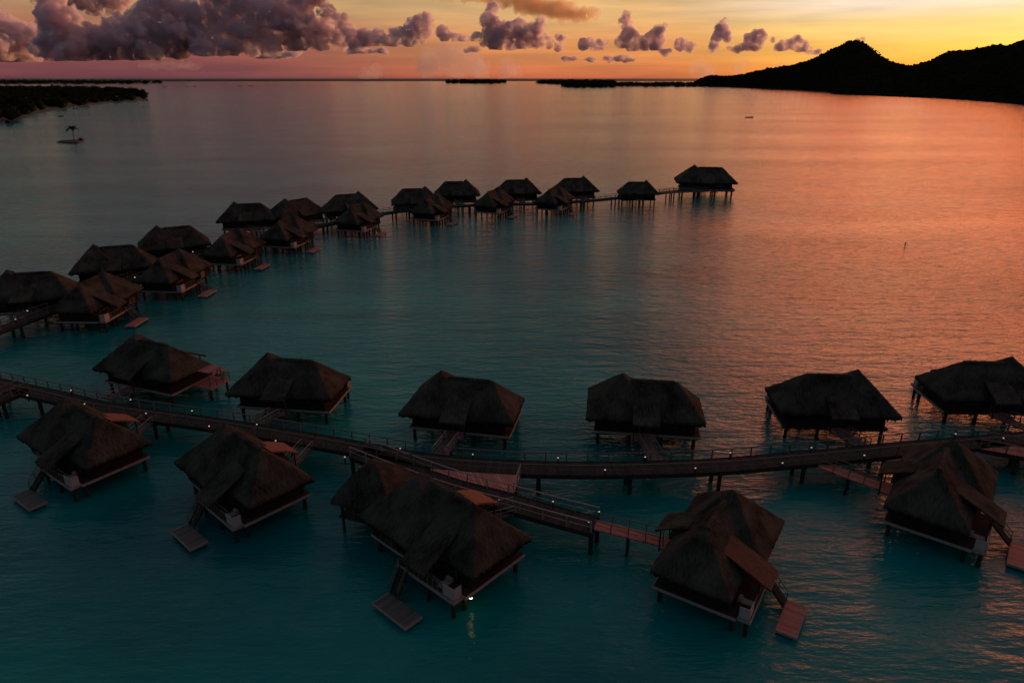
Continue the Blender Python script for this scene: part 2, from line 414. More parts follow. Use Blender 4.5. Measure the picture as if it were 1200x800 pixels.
    # sun bed on the deck
    mb = MB(); q = sorted((Y(3.75), Y(4.7))); mb.box(4.2, 4.9, q[0], q[1], FLOOR + .2, FLOOR + .34)
    q2 = sorted((Y(3.42), Y(3.73))); mb.box(4.2, 4.9, q2[0], q2[1], FLOOR + .22, FLOOR + .62)
    mb.build('deck_lounger', M['trim'], root)
    # stairs to the swim platform
    st = MB(); a = Vector((0.05, Y(5.12), FLOOR - .1)); b = Vector((0.75, Y(6.9), 0.55))
    for dx in (-0.55, 0.55): st.beam(a + Vector((dx, 0, 0)), b + Vector((dx, 0, 0)), 0.08, 0.22)
    for k in range(8):
        p = a.lerp(b, (k + .5) / 8); st.box(p.x - .51, p.x + .51, p.y - .14, p.y + .14, p.z, p.z + .05)
    so = st.build('stairs', M['dark'], root)
    hr = MB()
    for dx in (-0.6, 0.6): rail_line(hr, [a + Vector((dx, 0, .1)), b + Vector((dx, 0, .1))], 0.9, 1.0, True, 0.07, (0.07, 0.06))
    hr.build('handrail', M['rail'], so)
    q = sorted((Y(6.9), Y(8.7)))
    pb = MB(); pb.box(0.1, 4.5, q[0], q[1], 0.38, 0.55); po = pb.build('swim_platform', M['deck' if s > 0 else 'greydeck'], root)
    eb = MB(); eb.box(0.02, 0.098, q[0], q[1], .3, .56); eb.box(4.502, 4.58, q[0], q[1], .3, .56); 
    r = sorted((Y(8.702), Y(8.78))); eb.box(0.02, 4.58, r[0], r[1], .3, .56); eb.build('edge_board', M['trim'], po)
    for x in (0.4, 4.2):
        for y in (7.2, 8.4):
            mb = MB(); mb.cyl(x, Y(y), -2, 0.38, 0.13, 0.13, 8); mb.build('platform_pile', M['pile'], po)
    return root
protoL = make_bungalow(1); protoR = make_bungalow(-1)
used = {1: False, -1: False}

# ------------------------------------------------------------------ piers
def spline(pts, n=10):
    P = [Vector(p) for p in pts]; P = [P[0] * 2 - P[1]] + P + [P[-1] * 2 - P[-2]]
    out = []
    for i in range(1, len(P) - 2):
        for k in range(n):
            t = k / n; a, b, c, d = P[i - 1], P[i], P[i + 1], P[i + 2]
            out.append(0.5 * ((2 * b) + (c - a) * t + (2 * a - 5 * b + 4 * c - d) * t * t + (3 * b - a - 3 * c + d) * t ** 3))
    out.append(P[-2]); return out

def pier(name, pts, label, width=2.25, matdeck='pier', pile_step=8.0, rails=(True, True), parent=None, piles=True, z=None, rstep=2.0, pale=False):
    """pts in world; returns root and the dense centre line"""
    cl = spline(pts, 8) if len(pts) > 2 else [Vector(p) for p in pts]
    if len(pts) == 2:
        a, b = cl; n = max(2, int((b - a).length / 1.5)); cl = [a.lerp(b, i / n) for i in range(n + 1)]
    # even resample
    L = [0]
    for a, b in zip(cl[:-1], cl[1:]): L.append(L[-1] + (b - a).length)
    def at(d):
        d = max(0, min(L[-1] - 1e-6, d))
        for i in range(len(L) - 1):
            if L[i + 1] >= d:
                t = (d - L[i]) / max(1e-9, L[i + 1] - L[i]); p = cl[i].lerp(cl[i + 1], t); tg = (cl[i + 1] - cl[i]).normalized(); return p, tg
    root = parent if parent is not None else empty(name, cl[0] * 1.0)
    if parent is None: root.location.z = 0
    off = Matrix.Identity(4)
    if parent is None: off = Matrix.Translation(-Vector((cl[0].x, cl[0].y, 0)))
    else: off = parent.matrix_world_calc.inverted() if hasattr(parent, 'matrix_world_calc') else PM[parent.name].inverted()
    n = max(2, int(L[-1] / 1.5)); S = [at(L[-1] * i / n) for i in range(n + 1)]
    def side(p, tg, w): s_ = Vector((tg.y, -tg.x, 0)).normalized(); return p + s_ * w
    hw = width / 2
    mb = MB(); d = 0
    for i in range(n):
        (p, t), (q, u) = S[i], S[i + 1]; step = (q - p).length
        a0, a1, b0, b1 = side(p, t, -hw), side(p, t, hw), side(q, u, -hw), side(q, u, hw)
        th = Vector((0, 0, 0.16))
        tf = lambda v: off @ v
        mb.face([tf(a1), tf(b1), tf(b0), tf(a0)], [(d, 0), (d + step, 0), (d + step, width), (d, width)])
        mb.face([tf(a0 - th), tf(b0 - th), tf(b1 - th), tf(a1 - th)])
        mb.face([tf(a0), tf(b0), tf(b0 - th), tf(a0 - th)], [(d, 0)] * 4); mb.face([tf(a1 - th), tf(b1 - th), tf(b1), tf(a1)], [(d, 0)] * 4)
        d += step
    for (p, t) in (S[0], S[-1]):
        a0, a1 = side(p, t, -hw), side(p, t, hw); th = Vector((0, 0, .16)); mb.face([off @ a0, off @ a1, off @ (a1 - th), off @ (a0 - th)])
    deck = mb.build('deck', M[matdeck], root)
    for sgn in (-1, 1):
        mb = MB()
        for i in range(n):
            a = side(*S[i], sgn * (hw + 0.05)); c = side(*S[i + 1], sgn * (hw + 0.05)); dz = Vector((0, 0, -0.16))
            mb.beam(off @ (a + dz), off @ (c + dz), 0.09, 0.42)
        mb.build('edge_beam', M['dark'], root)
    k = 0
    for sgn, on in zip((-1, 1), rails):
        if not on: continue
        mb = MB(); nr = max(1, int(round(L[-1] / rstep)))
        P = [off @ side(*at(L[-1] * i / nr), sgn * (hw - 0.07)) for i in range(nr + 1)]
        for i in range(nr):
            up = Vector((0, 0, 1.02)); mb.beam(P[i] + up, P[i + 1] + up, 0.10, 0.07); mb.beam(P[i] + up * .5, P[i + 1] + up * .5, 0.04, 0.05)
        for p in P: mb.box(p.x - .055, p.x + .055, p.y - .055, p.y + .055, p.z, p.z + 1.04)
        mb.build('railing', M['trim' if pale else 'rail'], root)
    if piles:
        npil = max(1, int(L[-1] / pile_step))
        for i in range(npil + 1):
            p, t = at(L[-1] * (i + (0 if npil > 1 else .5)) / max(1, npil))
            for sgn in (-1, 1):
                q = off @ side(p, t, sgn * (hw - 0.25)); mb = MB(); mb.cyl(q.x, q.y, -2.0 - (PM[parent.name].translation.z if parent is not None else 0), q.z - 0.16, 0.2, 0.2, 8)
                if sgn == 1:
                    a, c = off @ side(p, t, -hw), off @ side(p, t, hw); dz = Vector((0, 0, -.36)); mb.beam(a + dz, c + dz, 0.24, 0.3)
                mb.build('pile', M['pile'], root)
    if parent is None and label: tag(root, label, 'pier', 'piers of the bungalow village')
    return root, cl
PM = {}
DZ = 2.2
main_px = [(-60, 437), (0, 450), (65, 464), (130, 479), (250, 496), (330, 509), (400, 521), (500, 539), (600, 547), (680, 549), (760, 548), (840, 545), (900, 540), (980, 533), (1050, 526), (1130, 519), (1200, 513), (1290, 505)]
main_root, main_cl = pier('main_pier', [gp(x, y, DZ) for x, y in main_px], 'long curved timber pier crossing the whole foreground lagoon')
br_px = [(420, 529), (480, 552), (540, 573), (600, 589), (650, 603), (697, 615)]
br_root, br_cl = pier('branch_pier', [gp(x, y, DZ) for x, y in br_px], 'short branch pier forking off towards the front right bungalow with pale rail ends', pale=True)
arc_px = [(-70, 412), (0, 386), (60, 364), (110, 345), (160, 325), (215, 308), (262, 294), (320, 277), (385, 262), (455, 249), (510, 243), (560, 240), (640, 238), (700, 234), (745, 229), (782, 225), (815, 222)]
arc_root, arc_cl = pier('arc_pier', [gp(x, y, DZ) for x, y in arc_px], 'distant pier curving along the far double row of bungalows', pile_step=11.0)
so_root, so_cl = pier('side_pier', [gp(29, 456, DZ), gp(-35, 481, DZ)], 'stub of pier leaving the main pier at the left edge', width=1.8)
ro_root, ro_cl = pier('side_pier', [gp(1146, 520, DZ), gp(1240, 537, DZ)], 'reddish side pier leaving the main pier at the right edge', width=2.2, matdeck='deck')

def nearest(p, cl):
    best = None
    for a, b in zip(cl[:-1], cl[1:]):
        d = (b - a); t = max(0, min(1, ((p - a).dot(d)) / d.length_squared)); q = a + d * t
        if best is None or (q - p).length < (best - p).length: best = q
    return best

# ------------------------------------------------------------------ placing the bungalows
# (picture position of a reference point, which point, heading of the long axis, variant, size, label, gangway end or None, pier)
HUTS = [
 # back row of the main pier
 ((158, 391), 'K', -22, 1, 0.82, 'thatched bungalow left of the back row with a flat reddish pergola at its right end', (112, 470), 'm'),
 ((313, 413), 'K', -8, 1, 0.82, 'two-peaked bungalow in the back row, second from the left behind the pier', None, 'm'),
 ((517, 434), 'K', -12, 1, 0.82, 'bungalow with its gangway running down behind the triangular pink deck', None, 'm'),
 ((730, 437), 'K', -8, 1, 0.82, 'bungalow behind the straight middle of the pier, on plain teal water', None, 'm'),
 ((1006, 433), 'K', 176, -1, 0.82, 'bungalow on orange water, highest peak on the right, wholly in view', None, 'm'),
 ((1187, 418), 'K', 178, -1, 0.82, 'bungalow cut by the right edge of the photo, black against orange water', None, 'm'),
 # front row of the main pier
 ((76, 467), 'K', -35, -1, 0.80, 'front bungalow furthest left, with a white deck panel and a low grey swim platform', None, 'm'),
 ((264, 498), 'K', -42, -1, 0.80, 'front bungalow below the two-peaked one, its pale swim platform out to the left', None, 'm'),
 ((493, 554), 'K', -42, -1, 0.82, 'foreground bungalow with golden lamplight glinting on the water below it', (618, 593), 'b'),
 ((834, 620), 'D', -123, 1, 0.77, 'foreground bungalow at the end of the branch pier with a red swim platform', (697, 614), 'b'),
 ((1107, 551), 'D', -128, 1, 0.80, 'front bungalow near the right edge, its red platform cut by the frame', (945, 538), 'm'),
 # outer side of the far arc
 ((8, 316), 'K', 14, 1, 0.92, 'far bungalow at the left edge with a long ridge and a reddish landing', None, 'a'),
 ((109, 286), 'K', 22, 1, 0.92, 'far bungalow second from the left on the outer side of the arc', None, 'a'),
 ((183, 264), 'K', 28, 1, 0.92, 'far outer bungalow with two peaks above the left bend of the pier', None, 'a'),
 ((274, 236), 'K', 12, 1, 0.92, 'far outer bungalow with a flat ridge, standing alone against grey water', None, 'a'),
 ((358, 232), 'D', 50, 1, 0.92, 'far pyramid-roofed bungalow with pale posts on its right side', None, 'a'),
 ((420, 224), 'K', 205, -1, 0.92, 'far outer bungalow whose roof merges with a nearer one to form a broad slope', None, 'a'),
 ((498, 218), 'K', 190, -1, 0.92, 'far outer bungalow with flat ridge and peak right, left of the pair in the middle', None, 'a'),
 ((546, 210), 'K', 185, -1, 0.92, 'far outer bungalow with its peak right, standing over an empty stretch of pier', None, 'a'),
 ((617, 208), 'K', 188, -1, 0.92, 'far outer bungalow behind the dark low-roofed one in the middle of the row', None, 'a'),
 ((684, 206), 'K', 190, -1, 0.92, 'far outer bungalow next but one to the right end, with orange water behind', None, 'a'),
 ((814, 193), 'K', -8, 1, 1.30, 'big bungalow at the right tip of the far pier, largest of the far ones', (775, 226), 'x'),
 # inner side of the far arc
 ((95, 333), 'D', -92, 1, 0.86, 'far inner bungalow nearest the camera, its right roof side glowing brown-orange', None, 'a'),
 ((189, 303), 'D', -95, 1, 0.86, 'far inner bungalow with a red swim platform and a twin peak behind', None, 'a'),
 ((262, 276), 'D', -98, 1, 0.86, 'far inner bungalow with a reddish rear roof, in front of the lone flat-ridged one', None, 'a'),
 ((328, 259), 'D', -102, 1, 0.86, 'far inner bungalow below the pyramid-roofed one, with red lit deck furniture', None, 'a'),
 ((412, 243), 'D', -105, 1, 0.86, 'far inner bungalow merging into the broad slope of the roof behind it', None, 'a'),
 ((500, 232), 'D', -110, 1, 0.86, 'far inner bungalow with a glowing orange platform on its right', None, 'a'),
 ((573, 225), 'D', -114, 1, 0.86, 'far inner bungalow with low dark roof and pale platform in the middle of the row', None, 'a'),
 ((645, 222), 'D', -116, 1, 0.86, 'far inner bungalow overlapping the outer one, legs standing clear of dark water', None, 'a'),
 ((737, 213), 'D', 180, -1, 0.82, 'last small bungalow before the big one at the pier tip, with a short flat ridge', None, 'a'),
]
huts = []
for hi, (px, ref, ang, var, sc_, label, gw, which) in enumerate(HUTS):
    proto = protoL if var == 1 else protoR
    if used[var]: o = copy_tree(proto)
    else: o = proto; used[var] = True
    lx, lz = (-3.0, EAVE + 4.4) if ref == 'K' else (3.5, EAVE + 3.75)
    zs = 1.12 if sc_ > 1.1 else sc_
    P = gp(px[0], px[1], lz * zs)
    a = R(ang); off = Vector((lx * sc_ * math.cos(a), lx * sc_ * math.sin(a), 0))
    o.location = (P.x - off.x, P.y - off.y, 0); o.rotation_euler = (0, 0, a); o.scale = (sc_, sc_, zs)
    cat = 'bungalow'
    tag(o, label, cat, 'overwater thatched bungalows')
    huts.append(o)
    PM[o.name] = Matrix.Translation(o.location) @ Matrix.Rotation(a, 4, 'Z') @ Matrix.Diagonal((sc_, sc_, zs, 1))

# sunset reddening put into the colour of some small side roofs
M['sunset_roof'] = noise_mat('sunset_lit_roof', (0.13, 0.055, 0.035), (0.26, 0.11, 0.07), 3, stretch=(2, 2, 2))
M['sunset_thatch'] = noise_mat('sunset_lit_thatch', (0.035, 0.021, 0.018), (0.11, 0.055, 0.046), 4, stretch=(5, 1, 1))
for k_, nm_, mt_ in ((6, 'porch_roof', 'sunset_roof'), (7, 'porch_roof', 'sunset_roof'), (8, 'porch_roof', 'sunset_roof'), (9, 'deck_roof', 'sunset_thatch')):
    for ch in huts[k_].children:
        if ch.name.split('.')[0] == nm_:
            ch.material_slots[0].link = 'OBJECT'; ch.material_slots[0].material = M[mt_]; ch['label'] = 'small side roof coloured as if sunset-lit'

# gangways: a part of each bungalow (deck, railing, piles below it)
for o, (px, ref, ang, var, sc_, label, gw, which) in zip(huts, HUTS):
    mw = PM[o.name]
    start = mw @ Vector((0, -5.6 * var, FLOOR - 0.02)); start.z = min(start.z, 2.6)
    cl = {'m': main_cl, 'b': br_cl, 'a': arc_cl, 'x': arc_cl}[which]
    if gw: end = gp(gw[0], gw[1], DZ)
    else: end = nearest(start, cl)
    d = (end - start)
    if d.length > 60: print('gangway long', label, d.length)
    if which != 'x' and gw != (697, 614): end = end - d.normalized() * 1.2
    if (end - start).length < 1.0: continue
    g = empty('gangway'); g.parent = o
    # build the gangway in the bungalow's own space
    inv = mw.inverted()
    near = px[1] > 380
    a, b = inv @ start, inv @ end
    dd = (b - a); n = max(1, int(dd.length / 2.0)); w = 0.85
    sd = Vector((dd.y, -dd.x, 0)).normalized()
    mb = MB()
    mb.hexa([a - sd * w - Vector((0, 0, .16)), a + sd * w - Vector((0, 0, .16)), b + sd * w - Vector((0, 0, .16)), b - sd * w - Vector((0, 0, .16)), a - sd * w, a + sd * w, b + sd * w, b - sd * w])
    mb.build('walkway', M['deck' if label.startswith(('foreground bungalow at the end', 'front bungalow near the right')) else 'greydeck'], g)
    for sg in (-1, 1):
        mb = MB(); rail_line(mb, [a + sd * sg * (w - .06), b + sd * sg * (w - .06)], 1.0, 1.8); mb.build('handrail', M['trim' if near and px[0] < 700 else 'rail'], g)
    if dd.length > 5:
        k = max(1, int(dd.length / 6))
        for i in range(k):
            p = a.lerp(b, (i + .5) / k)
            for sg in (-1, 1):
                q = p + sd * sg * (w - .2); mb = MB(); mb.cyl(q.x, q.y, -2, q.z - .16, .16, .16, 8); mb.build('pile', M['pile'], g)

# pergola at the right end of the leftmost back-row bungalow (a part of it)
h0 = huts[0]
pg = MB(); pg.box(6.0, 9.6, 0.6, 3.2, 3.9, 4.02)
po = pg.build('pergola', M['deck'], h0)
for x, y in ((9.4, .8), (9.4, 3.0)):
    mb = MB(); mb.cyl(x, y, FLOOR - .1, 3.9, .08, .08, 6); mb.build('post', M['rail'], po)
mb = MB(); mb.box(6.985, 10.6, -0.4, 3.6, FLOOR - .22, FLOOR - .04); d0 = mb.build('end_deck', M['deck'], h0)
mb = MB(); rail_line(mb, [(7.1, 3.5, FLOOR), (10.5, 3.5, FLOOR), (10.5, -0.3, FLOOR)], 1.0, 1.2); mb.build('railing', M['rail'], d0)
for x, y in ((10.2, 0), (10.2, 3.1)):
    mb = MB(); mb.cyl(x, y, -2, FLOOR - .22, .18, .18, 8); mb.build('stilt', M['pile'], d0)

# ------------------------------------------------------------------ triangular pink deck between the piers
def poly_slab(name, pts, z0, z1, mat, parent=None, dirv=None):
    mb = MB(); n = len(pts); dirv = dirv or Vector((1, 0, 0)); nrm = Vector((-dirv.y, dirv.x, 0))
    uv = lambda p: (Vector((p[0], p[1], 0)).dot(dirv), Vector((p[0], p[1], 0)).dot(nrm))
    mb.face([(p.x, p.y, z1) for p in pts], [uv(p) for p in pts]); mb.face([(p.x, p.y, z0) for p in pts[::-1]])
    for i in range(n):
        a, b = pts[i], pts[(i + 1) % n]; mb.face([(a.x, a.y, z0), (b.x, b.y, z0), (b.x, b.y, z1), (a.x, a.y, z1)], [uv(a), uv(b), uv(b), uv(a)])
    return mb.build(name, mat, parent)
T = [gp(484, 548, DZ), gp(602, 577, DZ), gp(610, 555, DZ)]
tri = empty('triangular_deck', (T[0].x, T[0].y, 0)); T = [p - tri.location for p in T]
M['pinkdeck'] = plank_mat('pink_red_boards', (0.30, 0.12, 0.11), (0.55, 0.26, 0.24), 0.28, 0.6)
poly_slab('boards', T, DZ - .2, DZ - 0.015, M['pinkdeck'], tri, Vector((0.95, 0.3, 0)).normalized())
mb = MB(); rail_line(mb, [Vector((T[1].x, T[1].y, DZ)), Vector((T[2].x, T[2].y, DZ))], 1.0, 1.3); mb.build('railing', M['trim'], tri)
for t in (0.12, 0.5, 0.88):
    p = T[1].lerp(T[2], t); mb = MB(); mb.cyl(p.x - .4, p.y, -2, DZ - .2, .2, .2, 8); mb.build('pile', M['pile'], tri)
tag(tri, 'pinkish triangular timber deck filling the fork between the two piers', 'deck')

# ------------------------------------------------------------------ pavilion at the fork
pc = gp(440, 548, 5.5)
pav = empty('thatched_pavilion', (pc.x, pc.y, 0), R(-20))
pav.scale = (.80, .80, .8)
tag(pav, 'small square thatched shelter at the fork of the piers, its right roof side reddish', 'pavilion')
mb = MB()
st = 0.25; nn = 28; grid = {}
for i in range(nn + 1):
    for j in range(nn + 1):
        x = (i - nn / 2) * st; y = (j - nn / 2) * st
        d = min(3.5 - abs(x), 3.5 - abs(y)); z = 4.2 + 3.3 * math.sin(min(d / 3.5, 1) * math.pi / 2) ** 0.9 if d > 0 else 4.2
        z += noise.noise(Vector((x, y, 2))) * .12
        grid[i, j] = (x, y, z)
for i in range(nn):
    for j in range(nn):
        q = [grid[i, j], grid[i + 1, j], grid[i + 1, j + 1], grid[i, j + 1]]
        k = abs(q[0][0]) > abs(q[0][1])
        mb.face(q, [(p[1] if k else p[0], p[2] * 1.5) for p in q])
        mb.face([(p[0], p[1], p[2] - .3) for p in q[::-1]])
for i in range(nn):
    for A, B in (((i, 0), (i + 1, 0)), ((nn, i), (nn, i + 1)), ((nn - i, nn), (nn - i - 1, nn)), ((0, nn - i), (0, nn - i - 1))):
        a, b = grid[A], grid[B]; e = random.uniform(.3, .5)
        mb.face([(a[0], a[1], a[2] - .4), (b[0], b[1], b[2] - e), b, a], [(a[0] + a[1], 0), (b[0] + b[1], 0), (b[0] + b[1], .4), (a[0] + a[1], .4)])
mb.build('roof', M['thatch'], pav, smooth=False)
mb = MB(); mb.box(-3, 3, -3, 3, DZ - .25, DZ - .03); mb.build('floor', M['pier'], pav)
for x in (-2.7, 2.7):
    for y in (-2.7, 2.7):
        mb = MB(); mb.cyl(x, y, -2, 4.5, .16, .14, 8); mb.build('post', M['pile'], pav)
mb = MB(); rail_line(mb, [(-2.7, 2.7, DZ), (-2.7, -2.7, DZ), (2.7, -2.7, DZ)], 1.0, 1.3); mb.build('railing', M['rail'], pav)

# ------------------------------------------------------------------ lamps
def lamp(px, py, label, warm=False, z=3.0, big=1.0):
    p = gp(px, py, z)
    o = empty('pier_lamp', (p.x, p.y, z - 0.55))
    far_ = py < 400
    k = big * (1.5 if far_ else 1.0)
    mb = MB(); mb.box(-.05, .05, -.05, .05, -0.25, 0.42); mb.box(-.11 * k, .11 * k, -.11 * k, .11 * k, .42 + .24 * k, .46 + .24 * k); mb.build('lamp_post', M['dark'], o)
    mb = MB(); mb.ball((0, 0, .55), 0.08 * k, 1); mb.build('lamp_globe', M['lampred' if warm else 'lamp'], o, smooth=True)
    tag(o, label, 'lamp', 'small lamps along the piers')
LAMPS = [
 (32, 463, 0, 'small lit lamp on the stub pier at the left edge', ), (83, 457, 0, 'small lit lamp on the far rail above the leftmost front bungalow'),
 (99, 473, 1, 'orange lamp beside the peak of the leftmost front bungalow'), (153, 468, 0, 'white lamp on the pier under the bungalow with the pergola'),
 (171, 484, 0, 'white lamp on the near rail beside the leftmost front gangway'), (225, 481, 0, 'white lamp on the far rail right of the leftmost front gangway'),
 (245, 499, 1, 'orange lamp on the near rail left of the second front bungalow peak'), (301, 497, 0, 'white lamp below the two-peaked bungalow'),
 (323, 516, 0, 'faint lamp on the near rail above the second front gangway'), (404, 535, 1, 'orange lamp on the pier just left of the thatched shelter'),
 (469, 525, 0, 'white lamp on the far rail behind the thatched shelter'), (554, 532, 0, 'white lamp at the foot of the gangway behind the triangular deck'),
 (584, 585, 1, 'warm lamp on the branch pier beside the orange porch roof'), (648, 587, 0, 'white lamp on the far rail of the branch pier'),
 (702, 599, 0, 'white lamp on the far corner post at the end of the branch pier'), (690, 611, 0, 'white lamp on the near corner post at the end of the branch pier'),
 (654, 536, 0, 'white lamp on the far rail right of the triangular deck'), (756, 535, 0, 'white lamp at the foot of the middle bungalow gangway'),
 (709, 550, 0, 'dim lamp on the near rail left of the middle bungalow gangway'), (815, 548, 0, 'dim lamp on the near rail right of the middle bungalow gangway'),
 (856, 530, 0, 'white lamp on the far rail where the orange reflection begins'), (951, 524, 0, 'white lamp on the pier left of the orange-backed bungalow gangway'),
 (917, 542, 0, 'dim lamp on the near rail left of the pink gangway'), (1013, 533, 0, 'faint lamp on the near rail right of the pink gangway'),
 (1120, 508, 0, 'white lamp above the peak of the right front bungalow'), (1176, 513, 0, 'white lamp above the reddish side pier at the right edge'),
 (18, 374, 0, 'far white lamp on the near rail at the left edge'), (32, 364, 0, 'far white lamp on the outer rail left of the orange roof'),
 (125, 331, 1, 'far orange lamp on the arc pier right of the orange roof peak'), (158, 325, 0, 'far white lamp beside the gangway of the twin-peak inner bungalow'),
 (163, 317, 0, 'far white lamp below the second outer bungalow'), (226, 295, 0, 'far white lamp below the outer bungalow with two peaks'),
 (248, 291, 0, 'far white lamp left of the reddish-roofed inner bungalow'), (247, 286, 0, 'far white lamp on the outer rail by the bend of the arc'),
 (395, 255, 1, 'far dim lamp on the arc pier in front of the broad roof'),
]
for px, py, wm, lb in LAMPS: lamp(px, py, lb, bool(wm), z=2.9)
# warm lamp hanging under the deck corner of the largest foreground bungalow
hb = huts[8]; mwb = PM[hb.name]
ul = empty('hanging_lamp'); lp = mwb @ Vector((6.75, -3.1, 1.45)); ul.location = lp
mb = MB(); mb.ball((0, 0, 0), 0.13, 2); mb.build('bulb', M['bulb'], ul, smooth=True)
mb = MB(); mb.cyl(0, 0, .12, .42, .03, .03, 6); mb.cyl(0, 0, .10, .2, .2, .05, 8); mb.build('lamp_shade', M['dark'], ul)
tag(ul, 'warm golden lamp hanging under the deck corner of the largest foreground bungalow', 'lamp')

# ------------------------------------------------------------------ hills on the right
def hills():
    shore = [(812, 100.5), (830, 101.5), (880, 103), (940, 106), (972, 108.5), (978, 111), (1020, 112.5), (1100, 116), (1160, 120), (1200, 123.5), (1300, 131), (1450, 140), (1700, 150), (2300, 160)]
    ridge = [(812, 97), (822, 91), (832, 88), (850, 88.5), (872, 87), (895, 81), (920, 75), (945, 67.5), (965, 59), (978, 54), (985, 49), (995, 48.5), (1003, 51.5), (1012, 57), (1022, 63), (1035, 69), (1048, 73), (1058, 75), (1068, 73), (1080, 70), (1095, 61), (1101, 57), (1110, 57), (1125, 56), (1145, 53), (1160, 51), (1172, 50), (1182, 45), (1192, 38), (1200, 33), (1215, 22), (1240, 8), (1300, -8), (1400, -10), (1600, -60), (1900, -40), (2300, -60)]
    def itp(T, x):
        for (a, b), (c, d) in zip(T[:-1], T[1:]):
            if x <= c: t = max(0, (x - a) / (c - a)); return b + (d - b) * t
        return T[-1][1]
    cols = []; x = 812.0
    while x < 2300:
        cols.append(x); x += 1.5 if x < 1240 else (6 if x < 1500 else 25)
    NJ = 34; mb = MB(); idx = {}
    for i, px in enumerate(cols):
        s_ = gp(px, itp(shore, px), 0); ds = math.hypot(s_.x, s_.y)
        if px < 974: dr = ds + 200 + 500 * min(1, (px - 812) / 150)
        else: dr = ds + 260 + 500 * min(1, (px - 974) / 120)
        # blend so that ridge distance is continuous
        rr = far(px, itp(ridge, px), 2950 if px < 900 else 2950 - (min(px, 1300) - 900) * 3.4)
        dr = math.hypot(rr.x, rr.y); hz = rr.z
        if dr < ds + 120: dr = ds + 120; rr = far(px, itp(ridge, px), dr); hz = rr.z
        u = Vector((s_.x, s_.y, 0)).normalized()
        for j in range(NJ + 1):
            t = j / NJ
            if t <= 0.6:
                q = t / 0.6; d = ds + (dr - ds) * q
                z = hz * (0.35 * q + 0.65 * q * q * (3 - 2 * q)) if q < 1 else hz
                z = z * (0.97 if 0 < q < 1 else 1)
            else:
                q = (t - 0.6) / 0.4; d = dr + q * max(500, hz * 3.5); z = hz * (1 - q) ** 1.2
            p = u * d
            if 0 < t < 1:
                amp = min(1, 6 * t) * (0 if abs(t - 0.6) < 0.001 else 1)
                z = z + amp * hz * 0.10 * noise.fractal(Vector((p.x * .004, p.y * .004, 1)), 0.7, 2.1, 4) * (1 if t < .6 else .5)
                z += (noise.noise(Vector((p.x * .06, p.y * .06, 4))) * 2.2 + noise.noise(Vector((p.x * .15, p.y * .15, 8))) * 2.0) * min(1, hz / 25 + .2)
                if t < .6: z = min(z, hz * (0.15 + .85 * t / .6) + 3)
            idx[i, j] = len(mb.v); mb.v.append((p.x, p.y, max(z, -1) if 0 < t < 1 else -1.0))
    for i in range(len(cols) - 1):
        for j in range(NJ):
            mb.f.append((idx[i, j], idx[i + 1, j], idx[i + 1, j + 1], idx[i, j + 1])); mb.uv += [(0, 0)] * 4
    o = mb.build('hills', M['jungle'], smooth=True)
    tag(o, 'black silhouetted hilly island with a pointed summit on the right horizon', 'hills', kind='structure')
    return cols, itp, ridge, mb, idx
hcols, itp, ridgeT, hmb, hidx = hills()
# tree tops along the crest and on the slope: one mass nobody could count
tm = MB(); random.seed(11)
for i in range(0, len(hcols)):
    if hcols[i] > 1240: break
    for j in ([19, 20, 21] * 2 + [random.randint(2, 20) for _ in range(5)]):
        p = Vector(hmb.v[hidx[i, j]])
        if p.z < 1: continue
        r = random.uniform(2.0, 4.6) * (1.0 if j < 19 else random.choice((.35, .5, .65, .85)))
        if hcols[i] < 860: r *= .8
        tm.ball((p.x + random.uniform(-5, 5), p.y + random.uniform(-5, 5), p.z + r * .25), r, 1, (1.2, 1.2, .8), .3)
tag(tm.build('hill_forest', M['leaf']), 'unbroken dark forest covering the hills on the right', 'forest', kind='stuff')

# ------------------------------------------------------------------ low land: generic tree builders
def crown_cluster(mb, c, r, n, leaf, flat=0.7):
    """many small leaf-clump faces in a crown volume"""
    for _ in range(n):
        while True:
            v = Vector((random.uniform(-1, 1), random.uniform(-1, 1), random.uniform(-1, 1)))
            if 0.25 < v.length < 1: break
        p = Vector(c) + Vector((v.x * r, v.y * r, v.z * r * flat)); s_ = leaf * random.uniform(.6, 1.4)
        a = Vector((random.uniform(-1, 1), random.uniform(-1, 1), random.uniform(-.6, .6))).normalized(); b = a.orthogonal().normalized()
        mb.face([p - a * s_, p - b * s_ * .6, p + a * s_, p + b * s_ * .6])

def broad_tree(loc, h, r, label, group, n=170):
    o = empty('broadleaf_tree', loc)
    mb = MB(); mb.cyl(0, 0, -.5, h * .6, h * .035, h * .018, 6, (r * .1, 0)); mb.build('trunk', M['bark'], o)
    mb = MB()
    for k in range(6):
        a = random.uniform(0, 6.28); q = r * random.uniform(.2, .6)
        crown_cluster(mb, (q * math.cos(a), q * math.sin(a), h * random.uniform(.5, .82)), r * random.uniform(.45, .7), n // 6, r * .2)
    mb.build('crown', M['leaf'], o)
    tag(o, label, 'tree', group); return o

